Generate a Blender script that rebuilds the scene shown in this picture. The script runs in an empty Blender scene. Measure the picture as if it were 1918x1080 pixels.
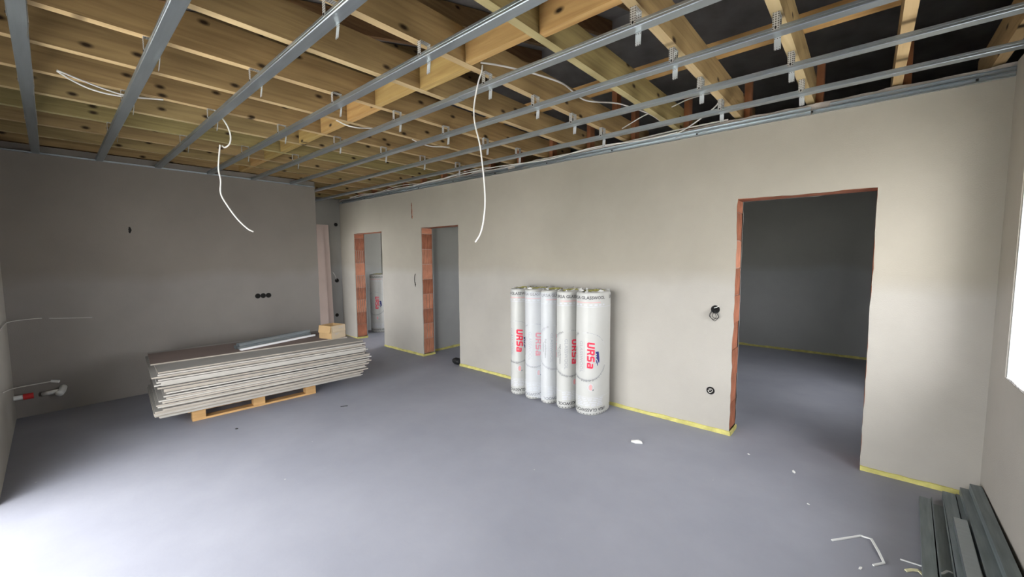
import bpy, bmesh, math, random
from mathutils import Vector, Matrix, noise
random.seed(7)
scene = bpy.context.scene
COL = scene.collection
R = math.radians

# ------------------------------------------------------------------ camera
F_PX = 756.29
cam_d = bpy.data.cameras.new('camera'); cam = bpy.data.objects.new('camera', cam_d); COL.objects.link(cam)
cam_d.sensor_fit = 'HORIZONTAL'; cam_d.sensor_width = 36.0; cam_d.lens = F_PX / 1918 * 36.0
cam_d.clip_start = 0.02; cam_d.clip_end = 200
yaw, pitch, roll = R(41.227), R(4.512), R(-0.326)
fw = Vector((-math.sin(yaw)*math.cos(pitch), math.cos(yaw)*math.cos(pitch), -math.sin(pitch)))
rt = Vector((math.cos(yaw), math.sin(yaw), 0)); up = rt.cross(fw)
c_, s_ = math.cos(roll), math.sin(roll)
r2 = c_*rt + s_*up; u2 = -s_*rt + c_*up
cam.matrix_world = Matrix(((r2.x, u2.x, -fw.x, 0), (r2.y, u2.y, -fw.y, 0), (r2.z, u2.z, -fw.z, 1.55), (0, 0, 0, 1)))
scene.camera = cam

# ------------------------------------------------------------------ world, light, exposure
W = bpy.data.worlds.new('overcast'); scene.world = W; W.use_nodes = True
bgn = W.node_tree.nodes['Background']
bgn.inputs['Color'].default_value = (0.965, 0.98, 1.0, 1); bgn.inputs['Strength'].default_value = 6.0
scene.view_settings.view_transform = 'Standard'; scene.view_settings.look = 'None'
scene.view_settings.gamma = 1.0; scene.view_settings.use_curve_mapping = False
scene.view_settings.exposure = 1.55

# room constants (metres). x runs along the long wall, y towards it, z up
YB = 3.77          # face of the long plastered wall
XR = 0.605         # face of the right wall
XL = -6.17         # face of the left wall
XE = -7.75         # end wall of the corridor
YN = -0.31         # inner face of the terrace side wall
TW = 0.22          # thickness of the long wall
ZW = 2.66          # top of the masonry
ZJ = 2.676         # underside of the joists

def portal(name, loc, rot, sx, sy):
    d = bpy.data.lights.new(name, 'AREA'); d.shape = 'RECTANGLE'; d.size = sx; d.size_y = sy
    d.cycles.is_portal = True
    o = bpy.data.objects.new(name, d); COL.objects.link(o); o.location = loc; o.rotation_euler = rot
TERR = (-4.05, -1.05, 0.0, 2.25)     # terrace door opening in the near wall: x0, x1, z0, z1
WIN = (1.75, 3.43, 0.87, 2.25)       # window in the right wall: y0, y1, z0, z1
portal('daylight_terrace_door', ((TERR[0]+TERR[1])/2, YN-0.42, 1.12), (R(90), 0, 0), TERR[1]-TERR[0], 2.25)
portal('daylight_window', (XR+0.42, (WIN[0]+WIN[1])/2, 1.53), (0, R(90), 0), 1.38, WIN[1]-WIN[0])
portal('daylight_bedroom_window', (XR+0.42, 5.6, 1.375), (0, R(90), 0), 1.25, 0.9)
portal('daylight_rear_window', (-6.5, 6.32, 1.22), (R(-90), 0, 0), 1.8, 2.15)

# ------------------------------------------------------------------ materials
def mat(name, col, rough=0.8, metal=0.0, var=0.0, scale=3.0, bump=0.0, bscale=60.0, stretch=None, spec=0.3, col2=None):
    m = bpy.data.materials.new(name); m.use_nodes = True
    nt = m.node_tree; N = nt.nodes; L = nt.links; b = N['Principled BSDF']
    b.inputs['Roughness'].default_value = rough; b.inputs['Metallic'].default_value = metal
    b.inputs['Specular IOR Level'].default_value = spec
    b.inputs['Base Color'].default_value = (*col, 1)
    if var or bump:
        tc = N.new('ShaderNodeTexCoord'); mp = N.new('ShaderNodeMapping'); L.new(tc.outputs['Object'], mp.inputs['Vector'])
        if stretch: mp.inputs['Scale'].default_value = stretch
    if var:
        n = N.new('ShaderNodeTexNoise'); n.inputs['Scale'].default_value = scale; n.inputs['Detail'].default_value = 6
        L.new(mp.outputs['Vector'], n.inputs['Vector'])
        cr = N.new('ShaderNodeValToRGB'); L.new(n.outputs['Fac'], cr.inputs['Fac'])
        c2 = col2 or tuple(min(1, c*(1+var)) for c in col)
        cr.color_ramp.elements[0].position = 0.3; cr.color_ramp.elements[1].position = 0.7
        cr.color_ramp.elements[0].color = (*[c*(1-var) for c in col], 1); cr.color_ramp.elements[1].color = (*c2, 1)
        L.new(cr.outputs['Color'], b.inputs['Base Color'])
    if bump:
        n2 = N.new('ShaderNodeTexNoise'); n2.inputs['Scale'].default_value = bscale; n2.inputs['Detail'].default_value = 4
        L.new(mp.outputs['Vector'], n2.inputs['Vector'])
        bp = N.new('ShaderNodeBump'); bp.inputs['Strength'].default_value = bump; bp.inputs['Distance'].default_value = 0.01
        L.new(n2.outputs['Fac'], bp.inputs['Height']); L.new(bp.outputs['Normal'], b.inputs['Normal'])
    return m

def wood_mat(name, base, dark, knot=(0.035, 0.02, 0.01), axis='Y', hue=0.35):
    """sawn pine: long grain, through knots, a different board for every object"""
    m = bpy.data.materials.new(name); m.use_nodes = True
    nt = m.node_tree; N = nt.nodes; L = nt.links; b = N['Principled BSDF']
    b.inputs['Roughness'].default_value = 0.75; b.inputs['Specular IOR Level'].default_value = 0.2
    tc = N.new('ShaderNodeTexCoord'); oi = N.new('ShaderNodeObjectInfo')
    ml = N.new('ShaderNodeMath'); ml.operation = 'MULTIPLY'; ml.inputs[1].default_value = 57.0; L.new(oi.outputs['Random'], ml.inputs[0])
    ad = N.new('ShaderNodeVectorMath'); ad.operation = 'ADD'; L.new(tc.outputs['Object'], ad.inputs[0]); L.new(ml.outputs[0], ad.inputs[1])
    mp = N.new('ShaderNodeMapping'); L.new(ad.outputs[0], mp.inputs['Vector'])
    mp.inputs['Scale'].default_value = (14, 0.9, 14) if axis == 'Y' else (0.9, 14, 14)
    n = N.new('ShaderNodeTexNoise'); n.inputs['Scale'].default_value = 2.2; n.inputs['Detail'].default_value = 7; n.inputs['Distortion'].default_value = 0.6
    L.new(mp.outputs['Vector'], n.inputs['Vector'])
    cr = N.new('ShaderNodeValToRGB'); L.new(n.outputs['Fac'], cr.inputs['Fac'])
    cr.color_ramp.elements[0].position = 0.32; cr.color_ramp.elements[1].position = 0.66
    cr.color_ramp.elements[0].color = (*dark, 1); cr.color_ramp.elements[1].color = (*base, 1)
    # board to board tone: some boards are greenish (impregnated), some orange
    tr = N.new('ShaderNodeValToRGB'); L.new(oi.outputs['Random'], tr.inputs['Fac'])
    tr.color_ramp.interpolation = 'LINEAR'
    e = tr.color_ramp.elements; e[0].color = (0.86, 0.95, 0.82, 1); e[1].color = (1.04, 0.95, 0.87, 1)
    e2 = tr.color_ramp.elements.new(0.45); e2.color = (1.0, 0.98, 0.95, 1)
    mx = N.new('ShaderNodeMix'); mx.data_type = 'RGBA'; mx.blend_type = 'MULTIPLY'; mx.inputs['Factor'].default_value = 1.0
    L.new(cr.outputs['Color'], mx.inputs['A']); L.new(tr.outputs['Color'], mx.inputs['B'])
    # knots
    sxyz = N.new('ShaderNodeSeparateXYZ'); L.new(ad.outputs[0], sxyz.inputs['Vector'])
    cxyz = N.new('ShaderNodeCombineXYZ'); L.new(sxyz.outputs['Y' if axis == 'Y' else 'X'], cxyz.inputs['X']); L.new(sxyz.outputs['Z'], cxyz.inputs['Y'])
    mk = N.new('ShaderNodeMapping'); L.new(cxyz.outputs[0], mk.inputs['Vector']); mk.inputs['Scale'].default_value = (4.0, 8.0, 1.0)
    v = N.new('ShaderNodeTexVoronoi'); v.voronoi_dimensions = '2D'; v.inputs['Scale'].default_value = 1.0; L.new(mk.outputs['Vector'], v.inputs['Vector'])
    kr = N.new('ShaderNodeMapRange'); kr.inputs['From Min'].default_value = 0.05; kr.inputs['From Max'].default_value = 0.15
    kr.inputs['To Min'].default_value = 1.0; kr.inputs['To Max'].default_value = 0.0
    L.new(v.outputs['Distance'], kr.inputs['Value'])
    # only about half of the cells hold a knot
    sp = N.new('ShaderNodeSeparateColor'); L.new(v.outputs['Color'], sp.inputs['Color'])
    gt = N.new('ShaderNodeMath'); gt.operation = 'GREATER_THAN'; gt.inputs[1].default_value = 0.55; L.new(sp.outputs['Red'], gt.inputs[0])
    mm = N.new('ShaderNodeMath'); mm.operation = 'MULTIPLY'; L.new(kr.outputs['Result'], mm.inputs[0]); L.new(gt.outputs[0], mm.inputs[1])
    mx2 = N.new('ShaderNodeMix'); mx2.data_type = 'RGBA'; L.new(mm.outputs[0], mx2.inputs['Factor'])
    L.new(mx.outputs['Result'], mx2.inputs['A']); mx2.inputs['B'].default_value = (*knot, 1)
    L.new(mx2.outputs['Result'], b.inputs['Base Color'])
    return m

def plaster_mat(name, col, band=True):
    """grey lime cement plaster: cloudy trowel marks, a faint day joint at about 1.3 m"""
    m = bpy.data.materials.new(name); m.use_nodes = True
    nt = m.node_tree; N = nt.nodes; L = nt.links; b = N['Principled BSDF']
    b.inputs['Roughness'].default_value = 0.92; b.inputs['Specular IOR Level'].default_value = 0.15
    tc = N.new('ShaderNodeTexCoord')
    n = N.new('ShaderNodeTexNoise'); n.inputs['Scale'].default_value = 0.9; n.inputs['Detail'].default_value = 8; n.inputs['Roughness'].default_value = 0.6
    L.new(tc.outputs['Object'], n.inputs['Vector'])
    cr = N.new('ShaderNodeValToRGB'); L.new(n.outputs['Fac'], cr.inputs['Fac'])
    cr.color_ramp.elements[0].position = 0.3; cr.color_ramp.elements[1].position = 0.72
    cr.color_ramp.elements[0].color = (*[c*0.90 for c in col], 1); cr.color_ramp.elements[1].color = (*[c*1.08 for c in col], 1)
    out = cr.outputs['Color']
    if band:
        sx = N.new('ShaderNodeSeparateXYZ'); L.new(tc.outputs['Object'], sx.inputs['Vector'])
        n3 = N.new('ShaderNodeTexNoise'); n3.inputs['Scale'].default_value = 1.6; L.new(tc.outputs['Object'], n3.inputs['Vector'])
        a = N.new('ShaderNodeMath'); a.operation = 'MULTIPLY_ADD'; a.inputs[1].default_value = 0.25; L.new(n3.outputs['Fac'], a.inputs[0]); L.new(sx.outputs['Z'], a.inputs[2])
        mr = N.new('ShaderNodeMapRange'); mr.inputs['From Min'].default_value = 1.40; mr.inputs['From Max'].default_value = 1.55
        mr.inputs['To Min'].default_value = 0.0; mr.inputs['To Max'].default_value = 1.0; L.new(a.outputs[0], mr.inputs['Value'])
        mx = N.new('ShaderNodeMix'); mx.data_type = 'RGBA'; mx.blend_type = 'MULTIPLY'; L.new(mr.outputs['Result'], mx.inputs['Factor'])
        L.new(out, mx.inputs['A']); mx.inputs['B'].default_value = (0.90, 0.875, 0.82, 1); out = mx.outputs['Result']
    L.new(out, b.inputs['Base Color'])
    n2 = N.new('ShaderNodeTexNoise'); n2.inputs['Scale'].default_value = 140; n2.inputs['Detail'].default_value = 3; L.new(tc.outputs['Object'], n2.inputs['Vector'])
    bp = N.new('ShaderNodeBump'); bp.inputs['Strength'].default_value = 0.25; bp.inputs['Distance'].default_value = 0.004
    L.new(n2.outputs['Fac'], bp.inputs['Height']); L.new(bp.outputs['Normal'], b.inputs['Normal'])
    return m

def floor_mat():
    m = bpy.data.materials.new('grey_screed'); m.use_nodes = True
    nt = m.node_tree; N = nt.nodes; L = nt.links; b = N['Principled BSDF']
    b.inputs['Roughness'].default_value = 0.62; b.inputs['Specular IOR Level'].default_value = 0.35
    tc = N.new('ShaderNodeTexCoord')
    n = N.new('ShaderNodeTexNoise'); n.inputs['Scale'].default_value = 1.3; n.inputs['Detail'].default_value = 9; n.inputs['Roughness'].default_value = 0.62
    L.new(tc.outputs['Object'], n.inputs['Vector'])
    cr = N.new('ShaderNodeValToRGB'); L.new(n.outputs['Fac'], cr.inputs['Fac'])
    cr.color_ramp.elements[0].position = 0.3; cr.color_ramp.elements[1].position = 0.7
    cr.color_ramp.elements[0].color = (0.255, 0.262, 0.305, 1); cr.color_ramp.elements[1].color = (0.31, 0.317, 0.362, 1)
    # plaster crumbs and dust: small light specks, denser near the walls' debris
    v = N.new('ShaderNodeTexVoronoi'); v.inputs['Scale'].default_value = 7.0; L.new(tc.outputs['Object'], v.inputs['Vector'])
    wn = N.new('ShaderNodeSeparateColor'); L.new(v.outputs['Color'], wn.inputs['Color'])
    sz = N.new('ShaderNodeMath'); sz.operation = 'MULTIPLY'; sz.inputs[1].default_value = 0.055; L.new(wn.outputs['Green'], sz.inputs[0])
    lt = N.new('ShaderNodeMath'); lt.operation = 'LESS_THAN'; L.new(v.outputs['Distance'], lt.inputs[0]); L.new(sz.outputs[0], lt.inputs[1])
    gt = N.new('ShaderNodeMath'); gt.operation = 'GREATER_THAN'; gt.inputs[1].default_value = 0.62; L.new(wn.outputs['Red'], gt.inputs[0])
    mm = N.new('ShaderNodeMath'); mm.operation = 'MULTIPLY'; L.new(lt.outputs[0], mm.inputs[0]); L.new(gt.outputs[0], mm.inputs[1])
    m3 = N.new('ShaderNodeMath'); m3.operation = 'MULTIPLY'; m3.inputs[1].default_value = 0.55; L.new(mm.outputs[0], m3.inputs[0])
    mx = N.new('ShaderNodeMix'); mx.data_type = 'RGBA'; L.new(m3.outputs[0], mx.inputs['Factor'])
    L.new(cr.outputs['Color'], mx.inputs['A']); mx.inputs['B'].default_value = (0.55, 0.55, 0.54, 1)
    L.new(mx.outputs['Result'], b.inputs['Base Color'])
    n2 = N.new('ShaderNodeTexNoise'); n2.inputs['Scale'].default_value = 45; n2.inputs['Detail'].default_value = 5; L.new(tc.outputs['Object'], n2.inputs['Vector'])
    bp = N.new('ShaderNodeBump'); bp.inputs['Strength'].default_value = 0.12; bp.inputs['Distance'].default_value = 0.004
    L.new(n2.outputs['Fac'], bp.inputs['Height']); L.new(bp.outputs['Normal'], b.inputs['Normal'])
    return m

def perforated_mat(name):
    m = mat(name, (0.60, 0.61, 0.60), 0.45, 0.55, spec=0.4)
    nt = m.node_tree; N = nt.nodes; L = nt.links; b = N['Principled BSDF']
    tc = N.new('ShaderNodeTexCoord')
    v = N.new('ShaderNodeTexVoronoi'); v.inputs['Scale'].default_value = 95; v.inputs['Randomness'].default_value = 0.0; L.new(tc.outputs['Object'], v.inputs['Vector'])
    lt = N.new('ShaderNodeMath'); lt.operation = 'LESS_THAN'; lt.inputs[1].default_value = 0.30; L.new(v.outputs['Distance'], lt.inputs[0])
    mx = N.new('ShaderNodeMix'); mx.data_type = 'RGBA'; L.new(lt.outputs[0], mx.inputs['Factor'])
    mx.inputs['A'].default_value = (0.62, 0.63, 0.62, 1); mx.inputs['B'].default_value = (0.14, 0.13, 0.12, 1)
    L.new(mx.outputs['Result'], b.inputs['Base Color'])
    return m

def film_mat(name, alpha, col):
    m = bpy.data.materials.new(name); m.use_nodes = True
    nt = m.node_tree; N = nt.nodes; L = nt.links; b = N['Principled BSDF']
    b.inputs['Base Color'].default_value = (*col, 1); b.inputs['Roughness'].default_value = 0.3
    t = N.new('ShaderNodeBsdfTransparent'); mx = N.new('ShaderNodeMixShader'); mx.inputs[0].default_value = alpha
    L.new(t.outputs[0], mx.inputs[1]); L.new(b.outputs[0], mx.inputs[2]); L.new(mx.outputs[0], N['Material Output'].inputs['Surface'])
    return m

M = dict(
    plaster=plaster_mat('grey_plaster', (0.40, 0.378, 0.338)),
    plaster_l=plaster_mat('grey_plaster_left_shaded', (0.25, 0.230, 0.214)),  # same plaster darkened: weak light on the left wall put into its colour
    plaster_in=plaster_mat('grey_plaster_inner', (0.35, 0.352, 0.345)),
    reveal=mat('white_reveal', (0.36, 0.37, 0.365), 0.85, var=0.05, scale=5),
    floor=floor_mat(),
    clay=mat('fired_clay', (0.36, 0.135, 0.075), 0.9, var=0.25, scale=7, bump=0.3, bscale=90),
    clay2=mat('fired_clay_orange', (0.50, 0.215, 0.13), 0.9, var=0.18, scale=9, bump=0.3, bscale=90),
    mortar=mat('mortar', (0.42, 0.38, 0.34), 0.95, var=0.2, scale=14, bump=0.8, bscale=40),
    wood=wood_mat('sawn_pine', (0.385, 0.280, 0.137), (0.265, 0.186, 0.090)),
    wood_edge=wood_mat('pine_edge_lit', (0.60, 0.475, 0.275), (0.51, 0.39, 0.215)),  # paler pine for joist undersides: light reflected upward is put into the colour
    wood_x=wood_mat('sawn_pine_block', (0.60, 0.40, 0.17), (0.46, 0.28, 0.11), axis='X'),
    wood_dark=wood_mat('weathered_rafter', (0.30, 0.19, 0.10), (0.20, 0.12, 0.065)),
    wood_red=mat('reddish_stud', (0.36, 0.15, 0.07), 0.8, var=0.2, scale=6),
    membrane=mat('roof_membrane', (0.27, 0.258, 0.25), 0.8, var=0.2, scale=4, bump=0.3, bscale=6),
    steel=mat('zinc_steel', (0.42, 0.47, 0.50), 0.38, 0.9, var=0.05, scale=9, stretch=(0.4, 6, 6), spec=0.5),
    steel_dk=mat('zinc_steel_dull', (0.20, 0.235, 0.245), 0.5, 0.5, var=0.22, scale=6, stretch=(8, 0.6, 8), spec=0.5),
    hanger=perforated_mat('perforated_steel'),
    screw=mat('dark_screw', (0.03, 0.03, 0.03), 0.5, 0.3),
    yellow=mat('yellow_foam', (0.52, 0.475, 0.16), 0.8, var=0.22, scale=14),
    white_cable=mat('white_cable', (0.72, 0.71, 0.68), 0.5),
    grey_cable=mat('grey_cable', (0.55, 0.53, 0.50), 0.55),
    black=mat('black_plastic', (0.010, 0.010, 0.011), 0.5),
    hole=mat('dark_hole', (0.012, 0.011, 0.010), 0.95),
    paper=mat('board_paper_grey', (0.30, 0.29, 0.275), 0.9, var=0.06, scale=3),
    paper_b=mat('board_paper_brown', (0.20, 0.155, 0.14), 0.9, var=0.08, scale=3),
    gyps=mat('gypsum_edge', (0.30, 0.27, 0.23), 0.9, var=0.12, scale=10, stretch=(1, 0.5, 30)),
    gyps2=mat('gypsum_edge_light', (0.355, 0.337, 0.305), 0.9, var=0.10, scale=10, stretch=(1, 0.5, 30)),
    pallet=mat('pallet_wood', (0.46, 0.275, 0.115), 0.8, var=0.18, scale=5, stretch=(3, 1, 9)),
    card=mat('cardboard', (0.40, 0.265, 0.13), 0.85, var=0.08, scale=6),
    card_l=mat('cardboard_light', (0.45, 0.365, 0.26), 0.85, var=0.06, scale=6),
    ink=mat('black_ink', (0.05, 0.05, 0.055), 0.6),
    ink_g=mat('grey_ink', (0.33, 0.34, 0.36), 0.6),
    ink_lg=mat('pale_grey_ink', (0.55, 0.56, 0.60), 0.6),
    red=mat('red_ink', (0.72, 0.035, 0.075), 0.5),
    pink=mat('pink_ink', (0.72, 0.33, 0.33), 0.6),
    navy=mat('navy_ink', (0.03, 0.035, 0.16), 0.5),
    wrap=mat('white_wrap', (0.475, 0.475, 0.452), 0.42, var=0.03, scale=5, bump=0.25, bscale=14, spec=0.4),
    wool=mat('yellow_glass_wool', (0.48, 0.46, 0.16), 0.95, var=0.35, scale=30, bump=0.8, bscale=60),
    film=film_mat('stretch_film', 0.27, (0.82, 0.86, 0.93)),
    pinkboard=mat('pink_plasterboard', (0.60, 0.49, 0.44), 0.9, var=0.05, scale=3),
    red_pl=mat('red_plastic', (0.50, 0.03, 0.03), 0.5),
    white_pl=mat('white_plastic', (0.74, 0.75, 0.74), 0.5),
    crumb=mat('plaster_crumb', (0.72, 0.72, 0.70), 0.9),
    frame=mat('window_frame_white', (0.75, 0.76, 0.77), 0.4),
    ground=mat('outside_ground', (0.50, 0.49, 0.46), 0.95, var=0.15, scale=1.5),
)
def glass_mat():
    m = bpy.data.materials.new('pane_glass'); m.use_nodes = True
    nt = m.node_tree; N = nt.nodes; L = nt.links
    t = N.new('ShaderNodeBsdfTransparent'); g = N.new('ShaderNodeBsdfGlossy'); g.inputs['Roughness'].default_value = 0.02
    mx = N.new('ShaderNodeMixShader'); mx.inputs[0].default_value = 0.06
    L.new(t.outputs[0], mx.inputs[1]); L.new(g.outputs[0], mx.inputs[2]); L.new(mx.outputs[0], N['Material Output'].inputs['Surface'])
    return m
M['glass'] = glass_mat()

# ------------------------------------------------------------------ mesh helpers
class MB:
    def __init__(s): s.v = []; s.f = []; s.m = []
    def quad(s, a, b, c, d, mi=0):
        n = len(s.v); s.v += [tuple(a), tuple(b), tuple(c), tuple(d)]; s.f.append((n, n+1, n+2, n+3)); s.m.append(mi)
    def box(s, x0, x1, y0, y1, z0, z1, mi=0, mtop=None):
        n = len(s.v)
        s.v += [(x0,y0,z0),(x1,y0,z0),(x1,y1,z0),(x0,y1,z0),(x0,y0,z1),(x1,y0,z1),(x1,y1,z1),(x0,y1,z1)]
        F = [(0,3,2,1),(4,5,6,7),(0,1,5,4),(1,2,6,5),(2,3,7,6),(3,0,4,7)]
        for i, f in enumerate(F):
            s.f.append(tuple(n+k for k in f)); s.m.append(mtop if (mtop is not None and i < 2) else mi)
        return s
    def prism(s, poly, axis, a, b, mi=0):
        """closed polygon swept along an axis. poly: 2D points in the two other axes (x: y,z / y: x,z / z: x,y)"""
        n = len(s.v); k = len(poly)
        for t in (a, b):
            for (p, q) in poly:
                s.v.append({'x': (t, p, q), 'y': (p, t, q), 'z': (p, q, t)}[axis])
        for i in range(k):
            j = (i+1) % k; s.f.append((n+i, n+j, n+k+j, n+k+i)); s.m.append(mi)
        s.f.append(tuple(n+i for i in range(k-1, -1, -1))); s.m.append(mi)
        s.f.append(tuple(n+k+i for i in range(k))); s.m.append(mi)
        return s
    def tube(s, pts, r, seg=8, mi=0, smooth=6):
        P = [Vector(p) for p in pts]
        if smooth > 1 and len(P) > 2:
            Q = []
            E = [2*P[0]-P[1]] + P + [2*P[-1]-P[-2]]
            for i in range(1, len(E)-2):
                p0, p1, p2, p3 = E[i-1:i+3]
                for t in range(smooth):
                    u = t/smooth
                    Q.append(0.5*((2*p1)+(p2-p0)*u+(2*p0-5*p1+4*p2-p3)*u*u+(3*p1-p0-3*p2+p3)*u**3))
            Q.append(P[-1]); P = Q
        n = len(s.v); ref = Vector((0.31, 0.52, 0.79)).normalized()
        for i, p in enumerate(P):
            d = (P[min(i+1, len(P)-1)] - P[max(i-1, 0)]).normalized()
            a = d.cross(ref)
            if a.length < 0.05: a = d.cross(Vector((1, 0, 0)))
            a.normalize(); b = d.cross(a)
            for k in range(seg):
                t = 2*math.pi*k/seg; s.v.append(tuple(p + r*(math.cos(t)*a + math.sin(t)*b)))
        for i in range(len(P)-1):
            for k in range(seg):
                q = (k+1) % seg
                s.f.append((n+i*seg+k, n+i*seg+q, n+(i+1)*seg+q, n+(i+1)*seg+k)); s.m.append(mi)
        s.f.append(tuple(n+k for k in range(seg-1, -1, -1))); s.m.append(mi)
        e = n+(len(P)-1)*seg; s.f.append(tuple(e+k for k in range(seg))); s.m.append(mi)
        return s
    def disc(s, c, u, w, r, seg=16, mi=0):
        n = len(s.v); c = Vector(c); u = Vector(u); w = Vector(w)
        for k in range(seg):
            t = 2*math.pi*k/seg; s.v.append(tuple(c + r*(math.cos(t)*u + math.sin(t)*w)))
        s.f.append(tuple(n+k for k in range(seg))); s.m.append(mi)
        return s
    def mesh(s, name, mats, smooth=False):
        me = bpy.data.meshes.new(name); me.from_pydata(s.v, [], s.f)
        for m in (mats if isinstance(mats, (list, tuple)) else [mats]): me.materials.append(m)
        me.polygons.foreach_set('material_index', s.m)
        if smooth: me.polygons.foreach_set('use_smooth', [True]*len(s.f))
        bm = bmesh.new(); bm.from_mesh(me); bmesh.ops.recalc_face_normals(bm, faces=bm.faces); bm.to_mesh(me); bm.free()
        me.update(); return me
    def build(s, name, mats, parent=None, loc=(0, 0, 0), smooth=False):
        return link(name, s.mesh(name, mats, smooth), parent, loc)

def link(name, me, parent=None, loc=(0, 0, 0), rot=None):
    o = bpy.data.objects.new(name, me); COL.objects.link(o); o.location = loc
    if rot: o.rotation_euler = rot
    if parent: o.parent = parent
    return o
def empty(name, loc=(0, 0, 0), rz=0):
    o = bpy.data.objects.new(name, None); COL.objects.link(o); o.location = loc; o.rotation_euler.z = rz; o.empty_display_size = 0.1
    return o
def tag(o, label, cat, group=None):
    o['label'] = label; o['category'] = cat
    if group: o['group'] = group
    return o
def struct(o):
    o['kind'] = 'structure'; return o
def jit(a, s, f=9.0, amp=0.004):
    """steady raggedness along an edge"""
    return noise.noise(Vector((a*f, s*3.1, 0.37)))*amp*1.6 + noise.noise(Vector((a*f*4.7, s*7.7, 1.9)))*amp*0.7
ORD = 'first second third fourth fifth sixth seventh eighth ninth tenth eleventh twelfth thirteenth fourteenth fifteenth sixteenth seventeenth eighteenth nineteenth twentieth'.split()
ORD += ['twenty-' + w for w in ORD[:9]] + ['thirtieth'] + ['thirty-' + w for w in ORD[:9]]

# ------------------------------------------------------------------ the setting: floor and ground
struct(MB().box(-9.6, XR+0.0, YN, 7.85, -0.12, 0.0).build('floor', M['floor']))
struct(MB().box(-40, 40, -40, 40, -0.30, -0.14).build('ground', M['ground']))

# long wall at the back: clay masonry with a plaster skin and ragged openings
def ragged_skin(mb, axis_y, y0, y1, cols, zt, seed):
    """cols: list of (x0, x1, z0, ragL, ragR, ragB); each a plaster field with jittered free edges"""
    for ci, (x0, x1, z0, rl, rr, rb) in enumerate(cols):
        nz = max(2, int((zt-z0)/0.05)); nx = max(1, int((x1-x0)/0.06)) if rb else 1
        def pt(i, j):
            u = i/nx; z = z0 + (zt-z0)*j/nz; x = x0 + (x1-x0)*u
            if rl and i == 0 and z < 2.02: x += jit(z, seed+ci, 9, rl)
            if rr and i == nx and z < 2.02: x += jit(z, seed+ci+5, 9, rr)
            if rb and j == 0: z += jit(x, seed+ci+9, 9, rb)
            return x, z
        for i in range(nx):
            for j in range(nz):
                (xa, za), (xb, zb), (xc, zc), (xd, zd) = pt(i, j), pt(i+1, j), pt(i+1, j+1), pt(i, j+1)
                mb.quad((xa, y0, za), (xb, y0, zb), (xc, y0, zc), (xd, y0, zd))
                if i == 0 and rl: mb.quad((xa, y0, za), (xd, y0, zd), (xd, y1, zd), (xa, y1, za))
                if i == nx-1 and rr: mb.quad((xb, y0, zb), (xc, y0, zc), (xc, y1, zc), (xb, y1, zb))
                if j == 0 and rb: mb.quad((xa, y0, za), (xb, y0, zb), (xb, y1, zb), (xa, y1, za))
        mb.quad((x0, y0, zt), (x1, y0, zt), (x1, y1, zt), (x0, y1, zt))
OP = [(-7.23, -6.27, 1.99), (-5.15, -4.295, 1.995), (-0.822, 0.036, 2.01)]   # openings in the long wall
core = MB(); yc0, yc1 = YB+0.012, YB+TW-0.012
xs = XE - 0.2
for k, (a, b, h) in enumerate(OP):
    core.box(xs, a-0.10, yc0, yc1, 0, 2.63); core.box(a-0.10, b, yc0, yc1, h, 2.63); xs = b
core.box(xs, XR+0.4, yc0, yc1, 0, 2.63)
wall_back = struct(core.build('wall_back', M['clay']))
sk = MB()
cols = [(XE, OP[0][0], 0, 0, 0.003, 0), (OP[0][0], OP[0][1], OP[0][2], 0, 0, 0.003), (OP[0][1], OP[1][0], 0, 0.003, 0.004, 0),
        (OP[1][0], OP[1][1], OP[1][2], 0, 0, 0.004), (OP[1][1], OP[2][0], 0, 0.003, 0.005, 0), (OP[2][0], OP[2][1], OP[2][2], 0, 0, 0.006),
        (OP[2][1], XR, 0, 0.005, 0, 0)]
ragged_skin(sk, 'y', YB, yc0, cols, 2.60, 1)
sk.build('plaster', M['plaster'], wall_back)
bk = MB()
ragged_skin(bk, 'y', YB+TW, yc1, [(c[0], c[1], c[2], c[3], c[4], c[5]) for c in cols], 2.60, 31)
bk.build('plaster', M['plaster_in'], wall_back)

# bricks in the open left jambs: ribbed clay blocks, some broken open
def brick_mesh(name, depth, slots, mats, ht=0.228):
    d0, d1 = 0.004, depth-0.004
    poly = [(-0.095, d0)]
    w = (d1-d0)
    pts = [(0.0, d0)]
    n = len(slots)
    for (u, sw, sd) in slots:
        y = d0 + u*w
        pts += [(0.0, y-sw/2), (-sd, y-sw/2), (-sd, y+sw/2), (0.0, y+sw/2)]
    pts += [(0.0, d1)]
    poly = pts + [(-0.095, d1), (-0.095, d0)]
    return MB().prism(poly, 'z', 0, ht).mesh(name, mats)
dep = TW-0.024
brA = [brick_mesh('brick', dep, [(u, 0.008, 0.014) for u in (.12, .26, .40, .54, .68, .82, .93)], m) for m in (M['clay'], M['clay2'])]
brB = [brick_mesh('brick', dep, [(u, 0.017, 0.060) for u in (.2, .42, .64, .85)], m) for m in (M['clay'], M['clay2'])]
brC = [brick_mesh('brick', dep, [(u, 0.012, 0.060) for u in (.35, .62, .9)], m) for m in (M['clay'], M['clay2'])]
brD = [brick_mesh('brick', dep, [(.5, 0.002, 0.001)], m) for m in (M['clay'], M['clay2'])]
def jamb(x, top, pattern, dx=None):
    z = 0.045; h = 0.233
    for i, me in enumerate(pattern):
        o = link('brick', me, wall_back, (x + random.uniform(-0.006, 0.002), yc0, z))
        if z + 0.228 > top - 0.004: o.scale.z = (top-0.004-z)/0.228
        z += h
        if z > top-0.03: break
    mo = MB().box(x-0.094, x-0.012, yc0+0.006, yc1-0.006, 0.04, top)
    mo.build('mortar_bed', M['mortar'], wall_back)
    # plaster return strips at both faces of the jamb
    mr = MB()
    mr.box(x-0.10, x-0.097, yc0, yc1, 0.03, top); mr.build('jamb_backing', M['mortar'], wall_back)
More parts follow.
